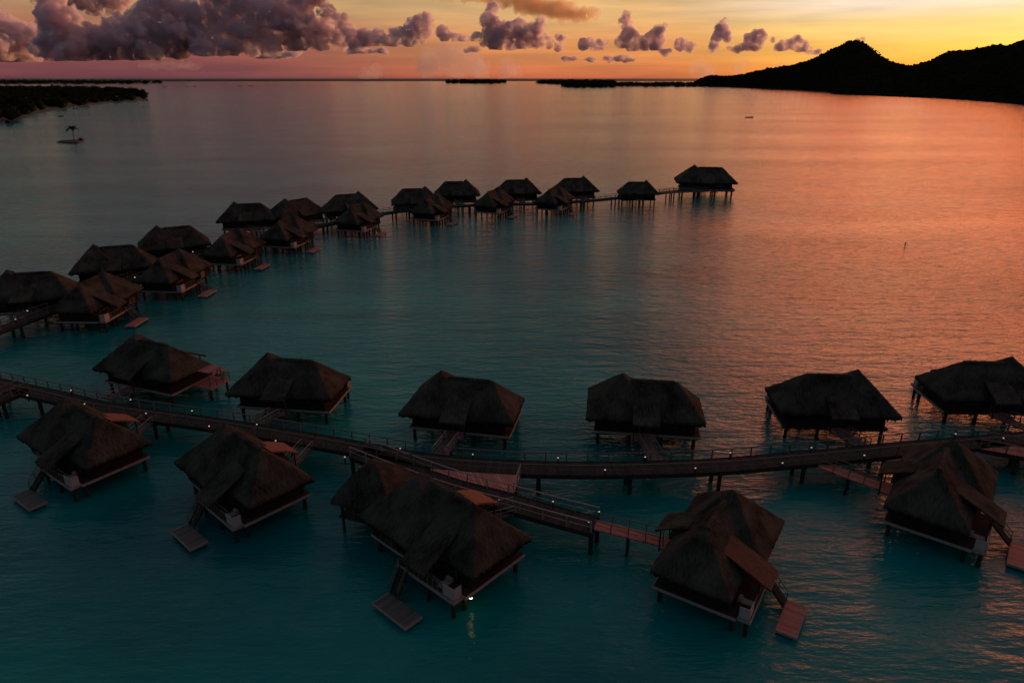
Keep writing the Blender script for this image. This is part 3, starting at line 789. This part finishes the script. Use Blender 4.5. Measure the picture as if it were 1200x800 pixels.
def palm(loc, h, label, lean=0.6, group=None, fr=2.6, nf=15):
    o = empty('palm_tree', loc)
    mb = MB(); seg = 8
    for k in range(seg):
        t0, t1 = k / seg, (k + 1) / seg
        mb.cyl(lean * t0 ** 2, 0, h * t0 - (0.3 if k == 0 else 0), h * t1, (.17 - .06 * t0) * fr / 2.4, (.17 - .06 * t1) * fr / 2.4, 7, (lean * t1 ** 2, 0))
    mb.build('trunk', M['bark'], o)
    mb = MB(); top = Vector((lean, 0, h))
    for k in range(nf):
        a = 2 * math.pi * k / nf + random.uniform(-.2, .2); el = random.uniform(.1, 1.25); L = fr * random.uniform(.85, 1.1)
        d = Vector((math.cos(a), math.sin(a), 0)); sd = Vector((-d.y, d.x, 0)); prev = None
        for q in range(8):
            t = q / 7; p = top + d * L * t * math.cos(el * (1 - t * .5)) + Vector((0, 0, L * (math.sin(el) * t - .75 * t * t)))
            w = L * .13 * math.sin(math.pi * min(1, t * .9 + .12))
            if prev is not None:
                for sg in (-1, 1):
                    # separate leaflets
                    mb.face([prev[0], p, p + sd * sg * w * 1.6 + Vector((0, 0, -.35 * w)) + d * w, prev[0] + sd * sg * prev[1] * 1.3 + Vector((0, 0, -.5 * w)) + d * w * .9] if sg > 0 else
                            [prev[0], prev[0] + sd * sg * prev[1] * 1.3 + Vector((0, 0, -.5 * w)) + d * w * .9, p + sd * sg * w * 1.6 + Vector((0, 0, -.35 * w)) + d * w, p])
            prev = (p, w)
    mb.build('crown', M['leaf'], o)
    tag(o, label, 'palm tree', group); return o

def land(name, outline, z, label):
    """low sandy land from picture positions of its shoreline (closed polygon), gently domed"""
    P = [gp(x, y, 0) for x, y in outline]; c = sum(P, Vector()) / len(P)
    mb = MB(); n = len(P); rings = [(1.0, -.6), (.985, .15), (.93, z * .6), (.7, z), (0.0, z * 1.1)]
    idx = []
    for k, h in rings[:-1]:
        row = []
        for p in P: q = c + (p - c) * k; row.append(len(mb.v)); mb.v.append((q.x, q.y, h))
        idx.append(row)
    mb.v.append((c.x, c.y, rings[-1][1])); cc = len(mb.v) - 1
    for a, b in zip(idx[:-1], idx[1:]):
        for i in range(n): j = (i + 1) % n; mb.f.append((a[i], a[j], b[j], b[i])); mb.uv += [(0, 0)] * 4
    for i in range(n): mb.f.append((idx[-1][i], idx[-1][(i + 1) % n], cc)); mb.uv += [(0, 0)] * 3
    o = mb.build(name, M['shoal' if name == 'sandbank' else 'sand']); return tag(o, label, 'land', kind='structure')

def inside(x, y, poly):
    c = False; j = len(poly) - 1
    for i in range(len(poly)):
        if (poly[i].y > y) != (poly[j].y > y) and x < (poly[j].x - poly[i].x) * (y - poly[i].y) / (poly[j].y - poly[i].y) + poly[i].x: c = not c
        j = i
    return c

def forest(name, outline, n, h0, h1, r, label, leafk=.22, per=60, grow=0):
    poly = [gp(x, y, 0) for x, y in outline]; xs = [p.x for p in poly]; ys = [p.y for p in poly]
    mb = MB(); got = 0
    while got < n:
        x = random.uniform(min(xs), max(xs)); y = random.uniform(min(ys), max(ys))
        if not inside(x, y, poly): continue
        got += 1
        h = random.uniform(h0, h1) * (1 + .35 * noise.noise(Vector((x * .01, y * .01, 3)))); rr = r * random.uniform(.7, 1.3)
        mb.ball((x, y, h * .42), rr, 1, (1, 1, h * .42 / rr), .15)
        crown_cluster(mb, (x, y, h * .72), rr * 1.15, per, rr * leafk, .6)
    return tag(mb.build(name, M['leaf']), label, 'forest', kind='stuff')

random.seed(21)
# left headland: the near wooded shore from the left edge to x=172
lh = [(-160, 152), (-80, 147), (0, 143.5), (14, 142), (40, 135), (70, 129), (100, 124.5), (130, 120.5), (160, 118.8), (172, 117), (173.5, 114), (168, 110), (150, 107), (132, 106.4), (100, 104.5), (0, 104), (-160, 106)]
land('headland', lh, 1.2, 'low wooded headland with a thin pale beach at the left')
lf = [(x, y - .5 if y > 113 else y + .5) for x, y in lh]
forest('headland_forest', lf, 1500, 9, 15, 6.5, 'dense dark forest mass on the left headland', per=26)
# far spit behind it, reaching to x=190
sp_ = [(-160, 99.5), (60, 99.2), (120, 99.0), (175, 98.4), (190, 97.6), (190, 96.6), (150, 96.2), (60, 96), (-160, 96)]
land('spit', sp_, 1.5, 'thin far spit of land beyond the left headland')
forest('spit_forest', sp_, 520, 14, 22, 16, 'far tree line on the spit behind the headland', per=16)
# islets
i1 = [(523, 97.6), (545, 98.2), (575, 98.2), (594, 97.6), (592, 96.4), (570, 96.0), (540, 96.0), (525, 96.5)]
land('islet', i1, 1.5, 'small isolated wooded islet left of centre on the horizon')
forest('islet_forest', i1, 240, 18, 24, 17, 'dark trees covering the small isolated islet', per=16)
i2 = [(627, 98.0), (650, 98.9), (690, 99.4), (720, 99.2), (720, 97.5), (690, 96.8), (640, 97.0)]
land('islet', i2, 1.5, 'low far island behind the rounded islet at the centre')
forest('islet_forest', i2, 240, 18, 25, 16, 'trees on the low far island at the centre', per=16)
i3 = [(656, 101.8), (675, 102.9), (700, 103), (718, 102.4), (722, 101), (700, 99.8), (675, 99.8), (658, 100.6)]
land('islet', i3, 1.5, 'nearer rounded wooded islet at the centre of the horizon')
forest('islet_forest', i3, 200, 15, 22, 12, 'dark trees covering the nearer rounded islet', per=24)
i4 = [(718, 101.4), (760, 102.1), (800, 102), (828, 101.8), (828, 99), (800, 98.6), (750, 98.5), (718, 98.8)]
land('shore', i4, 1.5, 'low wooded shore joining the centre islets to the hills')
forest('shore_forest', i4, 240, 10, 17, 11, 'trees on the low shore left of the hills', per=22)

# individually visible trees on the headland's edge
random.seed(5)
for (px, py, h, r, lb) in [(20, 135.5, 17, 7, 'tall tree standing out of the headland wood near the left edge'),
                           (78, 121, 17, 7, 'taller broad tree in the middle of the headland'),
                           (128, 114, 19, 9, 'peaked tree clump beside the small inlet of the headland'),
                           (152, 114.5, 16, 10, 'broad rounded tree near the tip of the headland'),
                           (165, 114.8, 15, 8, 'last rounded tree on the tip of the headland')]:
    p = gp(px, py, 0); broad_tree((p.x, p.y, .8), h, r, lb, 'trees standing out on the headland', 420)

# palm on its tiny sand bank
pi = [(66, 167.0), (80, 168.6), (92, 168.4), (98.5, 166.4), (97, 164.8), (84, 164.8), (70, 165.6)]
land('sandbank', pi, .8, 'tiny flat sandbank in the lagoon at the left')
pp = gp(87.5, 166, 0)
palm((pp.x, pp.y, .6), 7.4, 'lone palm tree on the tiny sandbank', .3, fr=4.2, nf=20)
bp_ = gp(96, 166, 0)
mb = MB(); crown_cluster(mb, (0, 0, .9), 1.5, 90, .35); bo = mb.build('shrub', M['leaf']); bo.location = (bp_.x, bp_.y, .4); tag(bo, 'low shrub at the right end of the tiny sandbank', 'shrub')

# ------------------------------------------------------------------ boats, buoys, far huts
def boat(px, py, L, label, mast=0, cabin=True, rz=0.0):
    p = gp(px, py, 0); o = empty('moored_boat', (p.x, p.y, 0), rz); w = L * .3
    mb = MB(); n = 10; rows = []
    for i in range(n + 1):
        t = i / n; x = (t - .5) * L; k = math.sin(math.pi * min(1, .25 + t * .75)) ** .6 if t < 1 else 0.02; k = max(k, .02)
        rows.append([(x, -w / 2 * k, .8 + .3 * t), (x, -w / 2 * k * .7, -.3), (x, w / 2 * k * .7, -.3), (x, w / 2 * k, .8 + .3 * t)])
    for a, b in zip(rows[:-1], rows[1:]):
        for i in range(4): j = (i + 1) % 4; mb.face([a[i], b[i], b[j], a[j]])
    mb.face(rows[0]); mb.build('hull', M['hull'], o)
    if cabin:
        mb = MB(); mb.box(-L * .2, L * .12, -w * .28, w * .28, .8, 2.3); mb.box(-L * .24, L * .17, -w * .33, w * .33, 2.3, 2.42); mb.build('cabin', M['hull'], o)
    if mast:
        mb = MB(); mb.cyl(0, 0, .9, mast, .09, .05, 6); mb.build('mast', M['rail'], o)
    tag(o, label, 'boat', 'boats moored in the lagoon'); return o
boat(878, 138, 8, 'small dark boat on the orange water below the saddle of the hills', 0, False, .1)
boat(193, 102.4, 22, 'far moored boat just right of the headland tip', 0, True, .3)
boat(161, 107.5 + 4, 9, 'small boat close off the headland tip', 0, True)
boat(219, 101.4, 20, 'left of the pair of far boats right of the headland', 8)
boat(228, 101.6, 20, 'right of the pair of far boats right of the headland', 0)
boat(281, 101.3, 26, 'far boat at the left of the last group on the grey water', 0)
boat(294, 101, 34, 'longest far boat on the grey water left of centre', 10)
boat(88, 127.5, 6, 'little boat off the beach of the headland', 0, True)
boat(71, 136.8, 5, 'tiny boat nearest the lone palm', 0, False)
boat(975, 110, 14, 'boat moored at the point below the pointed summit', 0)
o = empty('marker_post', gp(1060.5, 288, 0)); mb = MB(); mb.cyl(0, 0, -1, .5, .12, .10, 8); mb.build('post', M['pile'], o)
mb = MB(); mb.ball((0, 0, .6), .2, 2); mb.build('float', M['buoy'], o, smooth=True)
tag(o, 'lone marker post sticking out of the orange water at the right', 'marker')
# jetty with a hut at the left edge of the headland
p = gp(10, 146.3, 0); o = empty('jetty', (p.x, p.y, 0))
mb = MB(); mb.box(-12, 4, -1.2, 1.2, .9, 1.15); mb.build('deck', M['pier'], o)
mb = MB(); mb.box(-1.6, 1.8, -1.1, 1.1, 1.15, 3.0); w_ = mb.build('wall', M['wall'], o)
mb = MB()
e = [(-2.2, -1.6, 3.0), (2.4, -1.6, 3.0), (2.4, 1.6, 3.0), (-2.2, 1.6, 3.0)]; a, b = (-1.0, 0, 4.4), (1.2, 0, 4.4)
mb.face([e[0], e[1], b, a]); mb.face([e[2], e[3], a, b]); mb.face([e[1], e[2], b]); mb.face([e[3], e[0], a]); mb.face(e[::-1]); mb.build('roof', M['thatch'], o)
for x in (-10, -5, 0, 3.5):
    mb = MB(); mb.cyl(x, 0, -1.5, .9, .15, .15, 6); mb.build('pile', M['pile'], o)
tag(o, 'short jetty with a thatched hut off the headland at the left edge', 'jetty')
# village houses at the foot of the hills: pale specks
random.seed(3)
for px, py, lb in [(806, 101.0, 'far pale house at the left of the shore village'), (817, 101.2, 'far pale house beside the foot of the hills'), (1184, 114.5, 'pale house among the trees at the foot of the right hill'), (1030, 111.5, 'pale house on the shore under the saddle of the hills')]:
    p = gp(px, py, 0)
    if px > 900: p = p * 1.03
    o = empty('village_house', (p.x, p.y, 1.5)); mb = MB(); mb.box(-6, 6, -4, 4, -3, 4); mb.build('wall', M['panel'], o)
    mb = MB(); e = [(-7, -5, 4), (7, -5, 4), (7, 5, 4), (-7, 5, 4)]; a, b = (-3, 0, 7), (3, 0, 7)
    mb.face([e[0], e[1], b, a]); mb.face([e[2], e[3], a, b]); mb.face([e[1], e[2], b]); mb.face([e[3], e[0], a]); mb.face(e[::-1]); mb.build('roof', M['hull'], o)
    tag(o, lb, 'house', 'village houses on the far shore')

# ------------------------------------------------------------------ clouds: closed, displaced volumes
def vol_mat(name, dens, col=(.92, .88, .9)):
    m = bpy.data.materials.new(name); m.use_nodes = True; nt = m.node_tree; nt.nodes.clear()
    out = nt.nodes.new('ShaderNodeOutputMaterial'); v = nt.nodes.new('ShaderNodeVolumePrincipled')
    v.inputs['Color'].default_value = (*col, 1); v.inputs['Density'].default_value = dens; v.inputs['Anisotropy'].default_value = 0.35
    nt.links.new(v.outputs[0], out.inputs['Volume']); return m
M['cumulus'] = vol_mat('cumulus', 0.009, (.962, .895, .948))
def ragged(m, d, scale, lo, hi):
    nt = m.node_tree; L = nt.links.new; v = [n for n in nt.nodes if n.bl_idname == 'ShaderNodeVolumePrincipled'][0]
    tc = N(nt, 'ShaderNodeTexCoord'); nz = N(nt, 'ShaderNodeTexNoise'); nz.inputs['Scale'].default_value = scale; nz.inputs['Detail'].default_value = 4; nz.inputs['Roughness'].default_value = .62
    L(tc.outputs['Object'], nz.inputs['Vector']); mr = N(nt, 'ShaderNodeMapRange'); mr.inputs['From Min'].default_value = lo; mr.inputs['From Max'].default_value = hi
    mr.inputs['To Min'].default_value = 0; mr.inputs['To Max'].default_value = d; L(nz.outputs['Fac'], mr.inputs[0]); L(mr.outputs[0], v.inputs['Density'])
ragged(M['cumulus'], 0.022, .0042, .40, .60)
M['thin'] = vol_mat('thin_cloud', 0.0005)
M['veil'] = vol_mat('veil_cloud', 0.0016, (1, .76, .50))  # orange sunlight on the streak is put into its scatter colour
tex = bpy.data.textures.new('cloud_lumps', 'CLOUDS'); tex.noise_scale = 420; tex.noise_depth = 5
tex2 = bpy.data.textures.new('cloud_wisps', 'CLOUDS'); tex2.noise_scale = 130; tex2.noise_depth = 4
def cloud(puffs, label, D=22000, mat='cumulus', base=None, voxel=36, sub=14, amp=330, flat=0.9, sq=(1, 1, 1)):
    """puffs: (picture x, picture y, radius in picture units)"""
    mb = MB(); k = D / FPX / math.cos(PITCH)
    c0 = far(puffs[0][0], puffs[0][1], D); c0.z = 0
    for (x, y, r) in puffs:
        dd = D + random.uniform(-.02, .02) * D; P = far(x, y, dd) - c0; Rr = r * k * (.86 if r > 9 else 1.12)
        mb.ball(P, Rr, 2, sq)
        for _ in range(sub):
            v = Vector((random.gauss(0, 1), random.gauss(0, 1), random.gauss(.25, .8))).normalized()
            rr = Rr * random.uniform(.22, .5); q = P + Vector((v.x * sq[0], v.y * sq[1], v.z * sq[2])) * Rr * .85
            mb.ball(q, rr, 2, sq)
    o = mb.build('cloud', M[mat])
    md = o.modifiers.new('r', 'REMESH'); md.mode = 'VOXEL'; md.voxel_size = voxel
    for t, a in ((tex, amp), (tex2, amp * .55)):
        d = o.modifiers.new('d', 'DISPLACE'); d.texture = t; d.strength = a; d.mid_level = .5; d.texture_coords = 'LOCAL'
    md = o.modifiers.new('r2', 'REMESH'); md.mode = 'VOXEL'; md.voxel_size = voxel
    dg = bpy.context.evaluated_depsgraph_get(); dg.update(); me = bpy.data.meshes.new_from_object(o.evaluated_get(dg))
    bm = bmesh.new(); bm.from_mesh(me); seen = set(); comps = []
    for v0 in bm.verts:
        if v0 in seen: continue
        stack = [v0]; seen.add(v0); comp = []
        while stack:
            v = stack.pop(); comp.append(v)
            for e in v.link_edges:
                w2_ = e.other_vert(v)
                if w2_ not in seen: seen.add(w2_); stack.append(w2_)
        comps.append(comp)
    comps.sort(key=len, reverse=True)
    for c_ in comps[1:]: bmesh.ops.delete(bm, geom=c_, context='VERTS')
    bm.to_mesh(me); bm.free(); me.update()
    o.modifiers.clear(); o.data = me; o.location = c0
    me.update(); fa = amp / 400.0; sv = Vector((random.random() * 9000, 0, 0)); mv = []
    for v in me.vertices:
        q = v.co + sv
        n_ = noise.fractal(q * .0045, .8, 2.1, 4) * 95 + (abs(noise.noise(q * .0016)) - .2) * -230
        mv.append(v.co + v.normal * n_ * (.35 + .65 * fa) * (1 if mat == 'cumulus' else 1.5))
    for v, c_ in zip(me.vertices, mv): v.co = c_
    if base is not None:
        zb = far(puffs[0][0], base, D).z
        for v in me.vertices:
            if v.co.z < zb: v.co.z = zb - (zb - v.co.z) * .05 + 25 * noise.noise(v.co * .004)
    tag(o, label, 'cloud', 'sunset clouds'); return o
random.seed(17)
CL = [
 ([(12, 48, 22), (30, 58, 16), (2, 62, 16), (42, 44, 9), (-20, 50, 25), (-50, 52, 28)], 'dull pink cloud bank at the left edge', dict(base=72, D=26000)),
 ([(58, 6, 13), (64, 22, 16), (72, 38, 18), (84, 52, 17), (62, 54, 16), (60, -12, 14), (98, 56, 13), (78, 18, 9)], 'towering dark cloud column near the left edge', dict(base=71)),
 ([(118, 52, 15), (138, 40, 16), (152, 52, 16), (168, 22, 15), (172, 46, 18), (190, 8, 18), (200, 34, 20), (216, 18, 18), (160, 32, 12), (125, 64, 12), (150, 64, 13), (176, 62, 14), (205, 58, 14)], 'lumpy purple cumulus in the left bank with an orange gap above', dict(base=70)),
 ([(232, 42, 19), (246, 20, 18), (268, 36, 20), (278, 12, 20), (296, 28, 20), (316, 44, 15), (322, 16, 18), (262, -6, 18), (300, -8, 20), (235, 58, 13), (262, 56, 13), (292, 54, 12), (318, 54, 11)], 'tall heavy cumulus in the middle of the left bank', dict(base=66)),
 ([(346, 30, 17), (352, 8, 16), (372, 38, 15), (386, 16, 10), (392, 42, 12), (412, 40, 11), (408, 8, 11), (416, -6, 10), (362, -8, 15), (404, 26, 10), (345, 50, 12), (372, 50, 12), (400, 50, 10), (418, 48, 9)], 'cumulus with a knobbly top at the right of the left bank', dict(base=60)),
 ([(432, 47, 9), (448, 46, 8), (464, 44, 10), (480, 44, 11), (494, 36, 8), (496, 24, 7), (482, 28, 5)], 'low tail of the left bank ending in a small turret', dict(base=55, voxel=50, amp=260)),
 ([(90, -4, 14), (130, -6, 16), (170, -14, 18), (220, -18, 20), (110, 8, 6)], 'dark cloud cut by the top edge above the orange gap', dict(D=24000, mat='cumulus')),
 ([(520, 36, 6), (520, 44, 5), (532, 45, 5), (545, 45, 5), (558, 44, 5)], 'small cloud with a glowing orange cap', dict(base=49, voxel=45, amp=90)),
 ([(576, 12, 6), (577, 24, 8), (584, 34, 11), (578, 46, 12), (596, 48, 11), (606, 34, 9), (612, 46, 11), (628, 48, 10), (631, 34, 8), (632, 26, 5), (645, 50, 6)], 'free-standing cumulus with three turrets at the top centre', dict(base=59, voxel=50, amp=260)),
 ([(655, 56, 4), (660, 50, 3), (664, 59, 2.5)], 'little scrap of cloud right of the three-turret cumulus', dict(voxel=40, amp=90)),
 ([(683, 53, 5), (692, 49, 5), (702, 54, 5), (708, 50, 4), (696, 56, 5)], 'ragged low cloud between two taller ones', dict(voxel=45, amp=90)),
 ([(734, 19, 5), (733, 28, 6), (737, 38, 7), (732, 48, 7), (744, 52, 8), (756, 54, 6), (760, 48, 7), (770, 46, 8), (773, 36, 6), (776, 30, 5), (768, 54, 6)], 'twin-turret cloud right of centre', dict(base=60, voxel=48, amp=90)),
 ([(799, 52, 6), (807, 54, 5), (792, 55, 5), (815, 55, 4)], 'flat small cloud left of the leaning tower cloud', dict(voxel=42, amp=90)),
 ([(848, 28, 4.5), (846, 36, 7), (842, 44, 6), (838, 54, 5), (834, 60, 3), (852, 42, 5), (826, 56, 3)], 'narrow leaning tower cloud above the left end of the hills', dict(voxel=45, amp=90)),
 ([(879, 44, 5), (886, 48, 8), (878, 52, 6), (899, 51, 3)], 'compact round cloud left of the pointed summit', dict(voxel=45, amp=90)),
 ([(912, 56, 4), (920, 53, 6), (931, 51, 6), (940, 54, 5), (948, 57, 3)], 'ragged flat cloud just above the left slope of the hills', dict(voxel=45, amp=90)),
 ([(666, 69, 4), (672, 69, 3)], 'small flat cloud low under the ragged scrap', dict(D=28000, voxel=45, amp=90, sq=(1.6, 1, .6))),
 ([(692, 70, 4), (697, 70, 3)], 'second small flat cloud low in the orange sky', dict(D=28000, voxel=45, amp=90, sq=(1.6, 1, .6))),
 ([(718, 70, 4.5), (728, 68.5, 5), (738, 70, 4)], 'longer flat cloud low under the twin-turret one', dict(D=28000, voxel=45, amp=90, sq=(1.6, 1, .6))),
 ([(270, 64, 6), (322, 64, 8), (340, 63, 6), (306, 66, 5)], 'thin dark strip of cloud under the left bank', dict(D=26000, voxel=55, amp=90, sq=(1.8, 1, .5))),
 ([(505, 72, 16), (520, 64, 14), (540, 68, 15), (556, 76, 14), (500, 82, 14), (535, 80, 16), (565, 84, 9)], 'pale mauve far cloud dome on the horizon left of centre', dict(D=42000, mat='thin', voxel=130, amp=500, base=91)),
 ([(440, 84, 7), (450, 86, 6), (428, 88, 6), (462, 88, 5)], 'faint pale cloud heads low on the horizon left of the mauve dome', dict(D=42000, mat='thin', voxel=110, amp=200)),
 ([(595, 80, 8), (603, 84, 7), (590, 86, 6)], 'faint pale cloud head low on the horizon right of the mauve dome', dict(D=42000, mat='thin', voxel=110, amp=200)),
 ([(815, 82, 7), (822, 78, 6), (832, 83, 6), (824, 86, 6)], 'faint grey cloud head low behind the left foot of the hills', dict(D=42000, mat='thin', voxel=110, amp=200)),
 ([(864, 81, 6), (870, 76, 6), (878, 82, 6)], 'faint grey cloud head behind the lower left slope of the hills', dict(D=42000, mat='thin', voxel=110, amp=200)),
 ([(912, 79, 5), (920, 76, 5)], 'faint grey cloud head nearest the pointed summit', dict(D=42000, mat='thin', voxel=110, amp=160)),
 ([(556, 58, 4), (563, 57, 3.5), (549, 59, 3)], 'small flat scrap left of the three-turret cumulus base', dict(voxel=40, amp=90, sq=(1.5, 1, .7))),
 ([(655, 44, 3), (650, 47, 3), (660, 46, 3)], 'tiny puff right of the three-turret cumulus top', dict(voxel=38, amp=90)),
 ([(772, 62, 3.5), (781, 61, 4), (790, 62, 3.5)], 'low scrap under the right turret of the twin-turret cloud', dict(voxel=40, amp=90, sq=(1.5, 1, .7))),
 ([(858, 57, 4), (866, 56, 4), (862, 60, 3)], 'low scrap between the leaning tower cloud and the compact round one', dict(voxel=40, amp=90, sq=(1.4, 1, .7))),
 ([(901, 44, 3), (896, 41, 2.5), (905, 47, 3)], 'tiny puff just right of the compact round cloud', dict(voxel=38, amp=100)),
 ([(948, 62, 3), (956, 61, 3.5), (940, 63, 3)], 'low flat scrap touching the left shoulder of the hills', dict(voxel=40, amp=100, sq=(1.5, 1, .6))),
 ([(416, 60, 5), (430, 60, 6), (444, 60, 5)], 'flat dark strip under the low tail of the left bank', dict(D=26000, voxel=45, amp=90, sq=(1.8, 1, .5))),
 ([(176, 78, 6), (200, 77, 7), (222, 78, 6)], 'faint low strip beneath the lumpy part of the left bank', dict(D=30000, mat='thin', voxel=60, amp=90, sq=(2.0, 1, .5))),
 ([(985, 53, 2), (1003, 50, 4), (1010, 48, 3), (978, 56, 3), (972, 60, 3)], 'wisp of cloud clinging to the pointed summit', dict(D=12000, voxel=26, amp=60)),
 ([(1118, 55, 1.3), (1122, 53, 1.5), (1125, 54, 1.1)], 'tiny scrap of cloud above the right ridge', dict(D=12000, voxel=24, amp=50)),
]
for pf, lb, kw in CL: cloud(pf, lb, **kw)
cloud([(560, -6, 10), (590, -2, 10), (615, 4, 10), (640, 9, 9), (660, 14, 8), (676, 19, 6), (520, -12, 12)], 'glowing orange streak of high cloud at the top centre', D=30000, mat='veil', voxel=90, amp=500, sq=(3.2, 2.5, .62))
for o_ in bpy.data.objects:
    pass

# ------------------------------------------------------------------ camera
cam = bpy.data.cameras.new('camera'); co = bpy.data.objects.new('camera', cam); C.objects.link(co)
co.location = (0, 0, CAMH); co.rotation_euler = (math.pi / 2 - PITCH, 0, 0)
cam.sensor_width = 36; cam.lens = 36 * FPX / W; cam.clip_start = 0.5; cam.clip_end = 200000
sc.camera = co

# ------------------------------------------------------------------ sky and sun
SUN_AZ, SUN_EL = 40.0, 2.5      # degrees right of the view direction, above the horizon
w = bpy.data.worlds.new('World'); sc.world = w; w.use_nodes = True
nt = w.node_tree; L = nt.links.new; bg = nt.nodes['Background']; nt.nodes.remove(bg)
out = nt.nodes['World Output']
tc = N(nt, 'ShaderNodeTexCoord'); sp = N(nt, 'ShaderNodeSeparateXYZ'); L(tc.outputs['Generated'], sp.inputs[0])
mx0 = N(nt, 'ShaderNodeMath', operation='MAXIMUM'); mx0.inputs[1].default_value = 0; L(sp.outputs[2], mx0.inputs[0])
el = N(nt, 'ShaderNodeMath', operation='POWER'); el.inputs[1].default_value = .5; L(mx0.outputs[0], el.inputs[0])
at2 = N(nt, 'ShaderNodeMath', operation='ARCTAN2'); L(sp.outputs[0], at2.inputs[0]); L(sp.outputs[1], at2.inputs[1])
def ramp(stops):
    r = N(nt, 'ShaderNodeValToRGB'); e = r.color_ramp.elements; r.color_ramp.interpolation = 'EASE'
    while len(e) < len(stops): e.new(0.5)
    for q, (p, c) in zip(e, stops): q.position = p; q.color = c
    L(el.outputs[0], r.inputs[0]); return r
rl = ramp([(0, lin(96, 64, 74)), (.10, lin(122, 72, 82)), (.17, lin(146, 82, 84)), (.24, lin(172, 116, 94)), (.30, lin(190, 154, 112)), (.37, lin(112, 124, 124)), (.6, lin(96, 108, 110)), (1, lin(90, 100, 108))])
rc = ramp([(0, lin(190, 96, 76)), (.10, lin(212, 124, 84)), (.19, lin(222, 148, 92)), (.30, lin(226, 188, 128)), (.39, lin(120, 118, 124)), (.6, lin(100, 108, 111)), (1, lin(90, 100, 108))])
rr_ = ramp([(0, lin(236, 132, 60)), (.10, lin(240, 162, 66)), (.18, lin(246, 200, 96)), (.24, lin(246, 222, 140)), (.30, lin(244, 240, 226)), (.41, (5.7, 1.32, .36, 1)), (.48, (4.2, .98, .30, 1)), (.57, (2.7, .70, .27, 1)), (.71, (.55, .25, .20, 1)), (1, lin(90, 100, 108))])
rb = ramp([(0, lin(80, 74, 88)), (.3, lin(88, 84, 98)), (.6, lin(86, 90, 102)), (1, lin(90, 100, 108))])
def mrange(a, b, c=0, d=1):
    m_ = N(nt, 'ShaderNodeMapRange', interpolation_type='SMOOTHSTEP'); m_.inputs['From Min'].default_value = R(a); m_.inputs['From Max'].default_value = R(b)
    m_.inputs['To Min'].default_value = c; m_.inputs['To Max'].default_value = d; L(at2.outputs[0], m_.inputs[0]); return m_
def mix(f, a, b):
    m_ = N(nt, 'ShaderNodeMix', data_type='RGBA', clamp_result=False); L(f.outputs[0], m_.inputs[0]); L(a.outputs[2 if a.bl_idname == 'ShaderNodeMix' else 0], m_.inputs[6]); L(b.outputs[2 if b.bl_idname == 'ShaderNodeMix' else 0], m_.inputs[7]); return m_
s1 = mix(mrange(-24, 8), rl, rc); s2 = mix(mrange(9, 28), s1, rr_)
s3 = mix(mrange(48, 110), s2, rb); s4 = mix(mrange(-120, -50, 1, 0), s3, rb)
# pinkish glow bands near the horizon on the left, thin high streaks
mp = N(nt, 'ShaderNodeMapping'); mp.inputs['Scale'].default_value = (5, 5, 60); L(tc.outputs['Generated'], mp.inputs[0])
nz = N(nt, 'ShaderNodeTexNoise'); nz.inputs['Scale'].default_value = 1.3; nz.inputs['Detail'].default_value = 5; L(mp.outputs[0], nz.inputs[0])
nr = N(nt, 'ShaderNodeValToRGB'); nr.color_ramp.elements[0].position = .35; nr.color_ramp.elements[1].position = .7
nr.color_ramp.elements[0].color = (.80, .76, .80, 1); nr.color_ramp.elements[1].color = (1.18, 1.02, .95, 1); L(nz.outputs['Fac'], nr.inputs[0])
ml = N(nt, 'ShaderNodeMix', data_type='RGBA', blend_type='MULTIPLY', clamp_result=False); ml.inputs[0].default_value = 1; L(s4.outputs[2], ml.inputs[6]); L(nr.outputs[0], ml.inputs[7])
b1 = N(nt, 'ShaderNodeBackground'); L(ml.outputs[2], b1.inputs[0]); b1.inputs[1].default_value = 0.93
sky = N(nt, 'ShaderNodeTexSky', sky_type='NISHITA'); sky.sun_disc = False; sky.sun_elevation = R(SUN_EL); sky.sun_rotation = R(SUN_AZ); sky.altitude = 30
b2 = N(nt, 'ShaderNodeBackground'); L(sky.outputs[0], b2.inputs[0]); b2.inputs[1].default_value = 0.015
ad = N(nt, 'ShaderNodeAddShader'); L(b1.outputs[0], ad.inputs[0]); L(b2.outputs[0], ad.inputs[1]); L(ad.outputs[0], out.inputs[0])

sl = bpy.data.lights.new('sun', 'SUN'); sl.energy = 2.5; sl.angle = R(.6); sl.color = (1, .50, .26)
so = bpy.data.objects.new('sun', sl); C.objects.link(so)
d = Vector((math.sin(R(SUN_AZ)) * math.cos(R(SUN_EL)), math.cos(R(SUN_AZ)) * math.cos(R(SUN_EL)), math.sin(R(SUN_EL))))
so.rotation_euler = (-d).to_track_quat('-Z', 'Y').to_euler(); so.location = (0, 0, 100)

vs = sc.view_settings; sc.display_settings.display_device = 'sRGB'; vs.view_transform = 'Standard'; vs.look = 'None'; vs.exposure = 0; vs.gamma = 1; vs.use_curve_mapping = False
cy = sc.cycles; cy.use_denoising = True
try: cy.denoiser = 'OPENIMAGEDENOISE'
except Exception: pass
cy.max_bounces = 9; cy.diffuse_bounces = 2; cy.glossy_bounces = 3; cy.volume_bounces = 7; cy.transparent_max_bounces = 8
cy.sample_clamp_indirect = 4
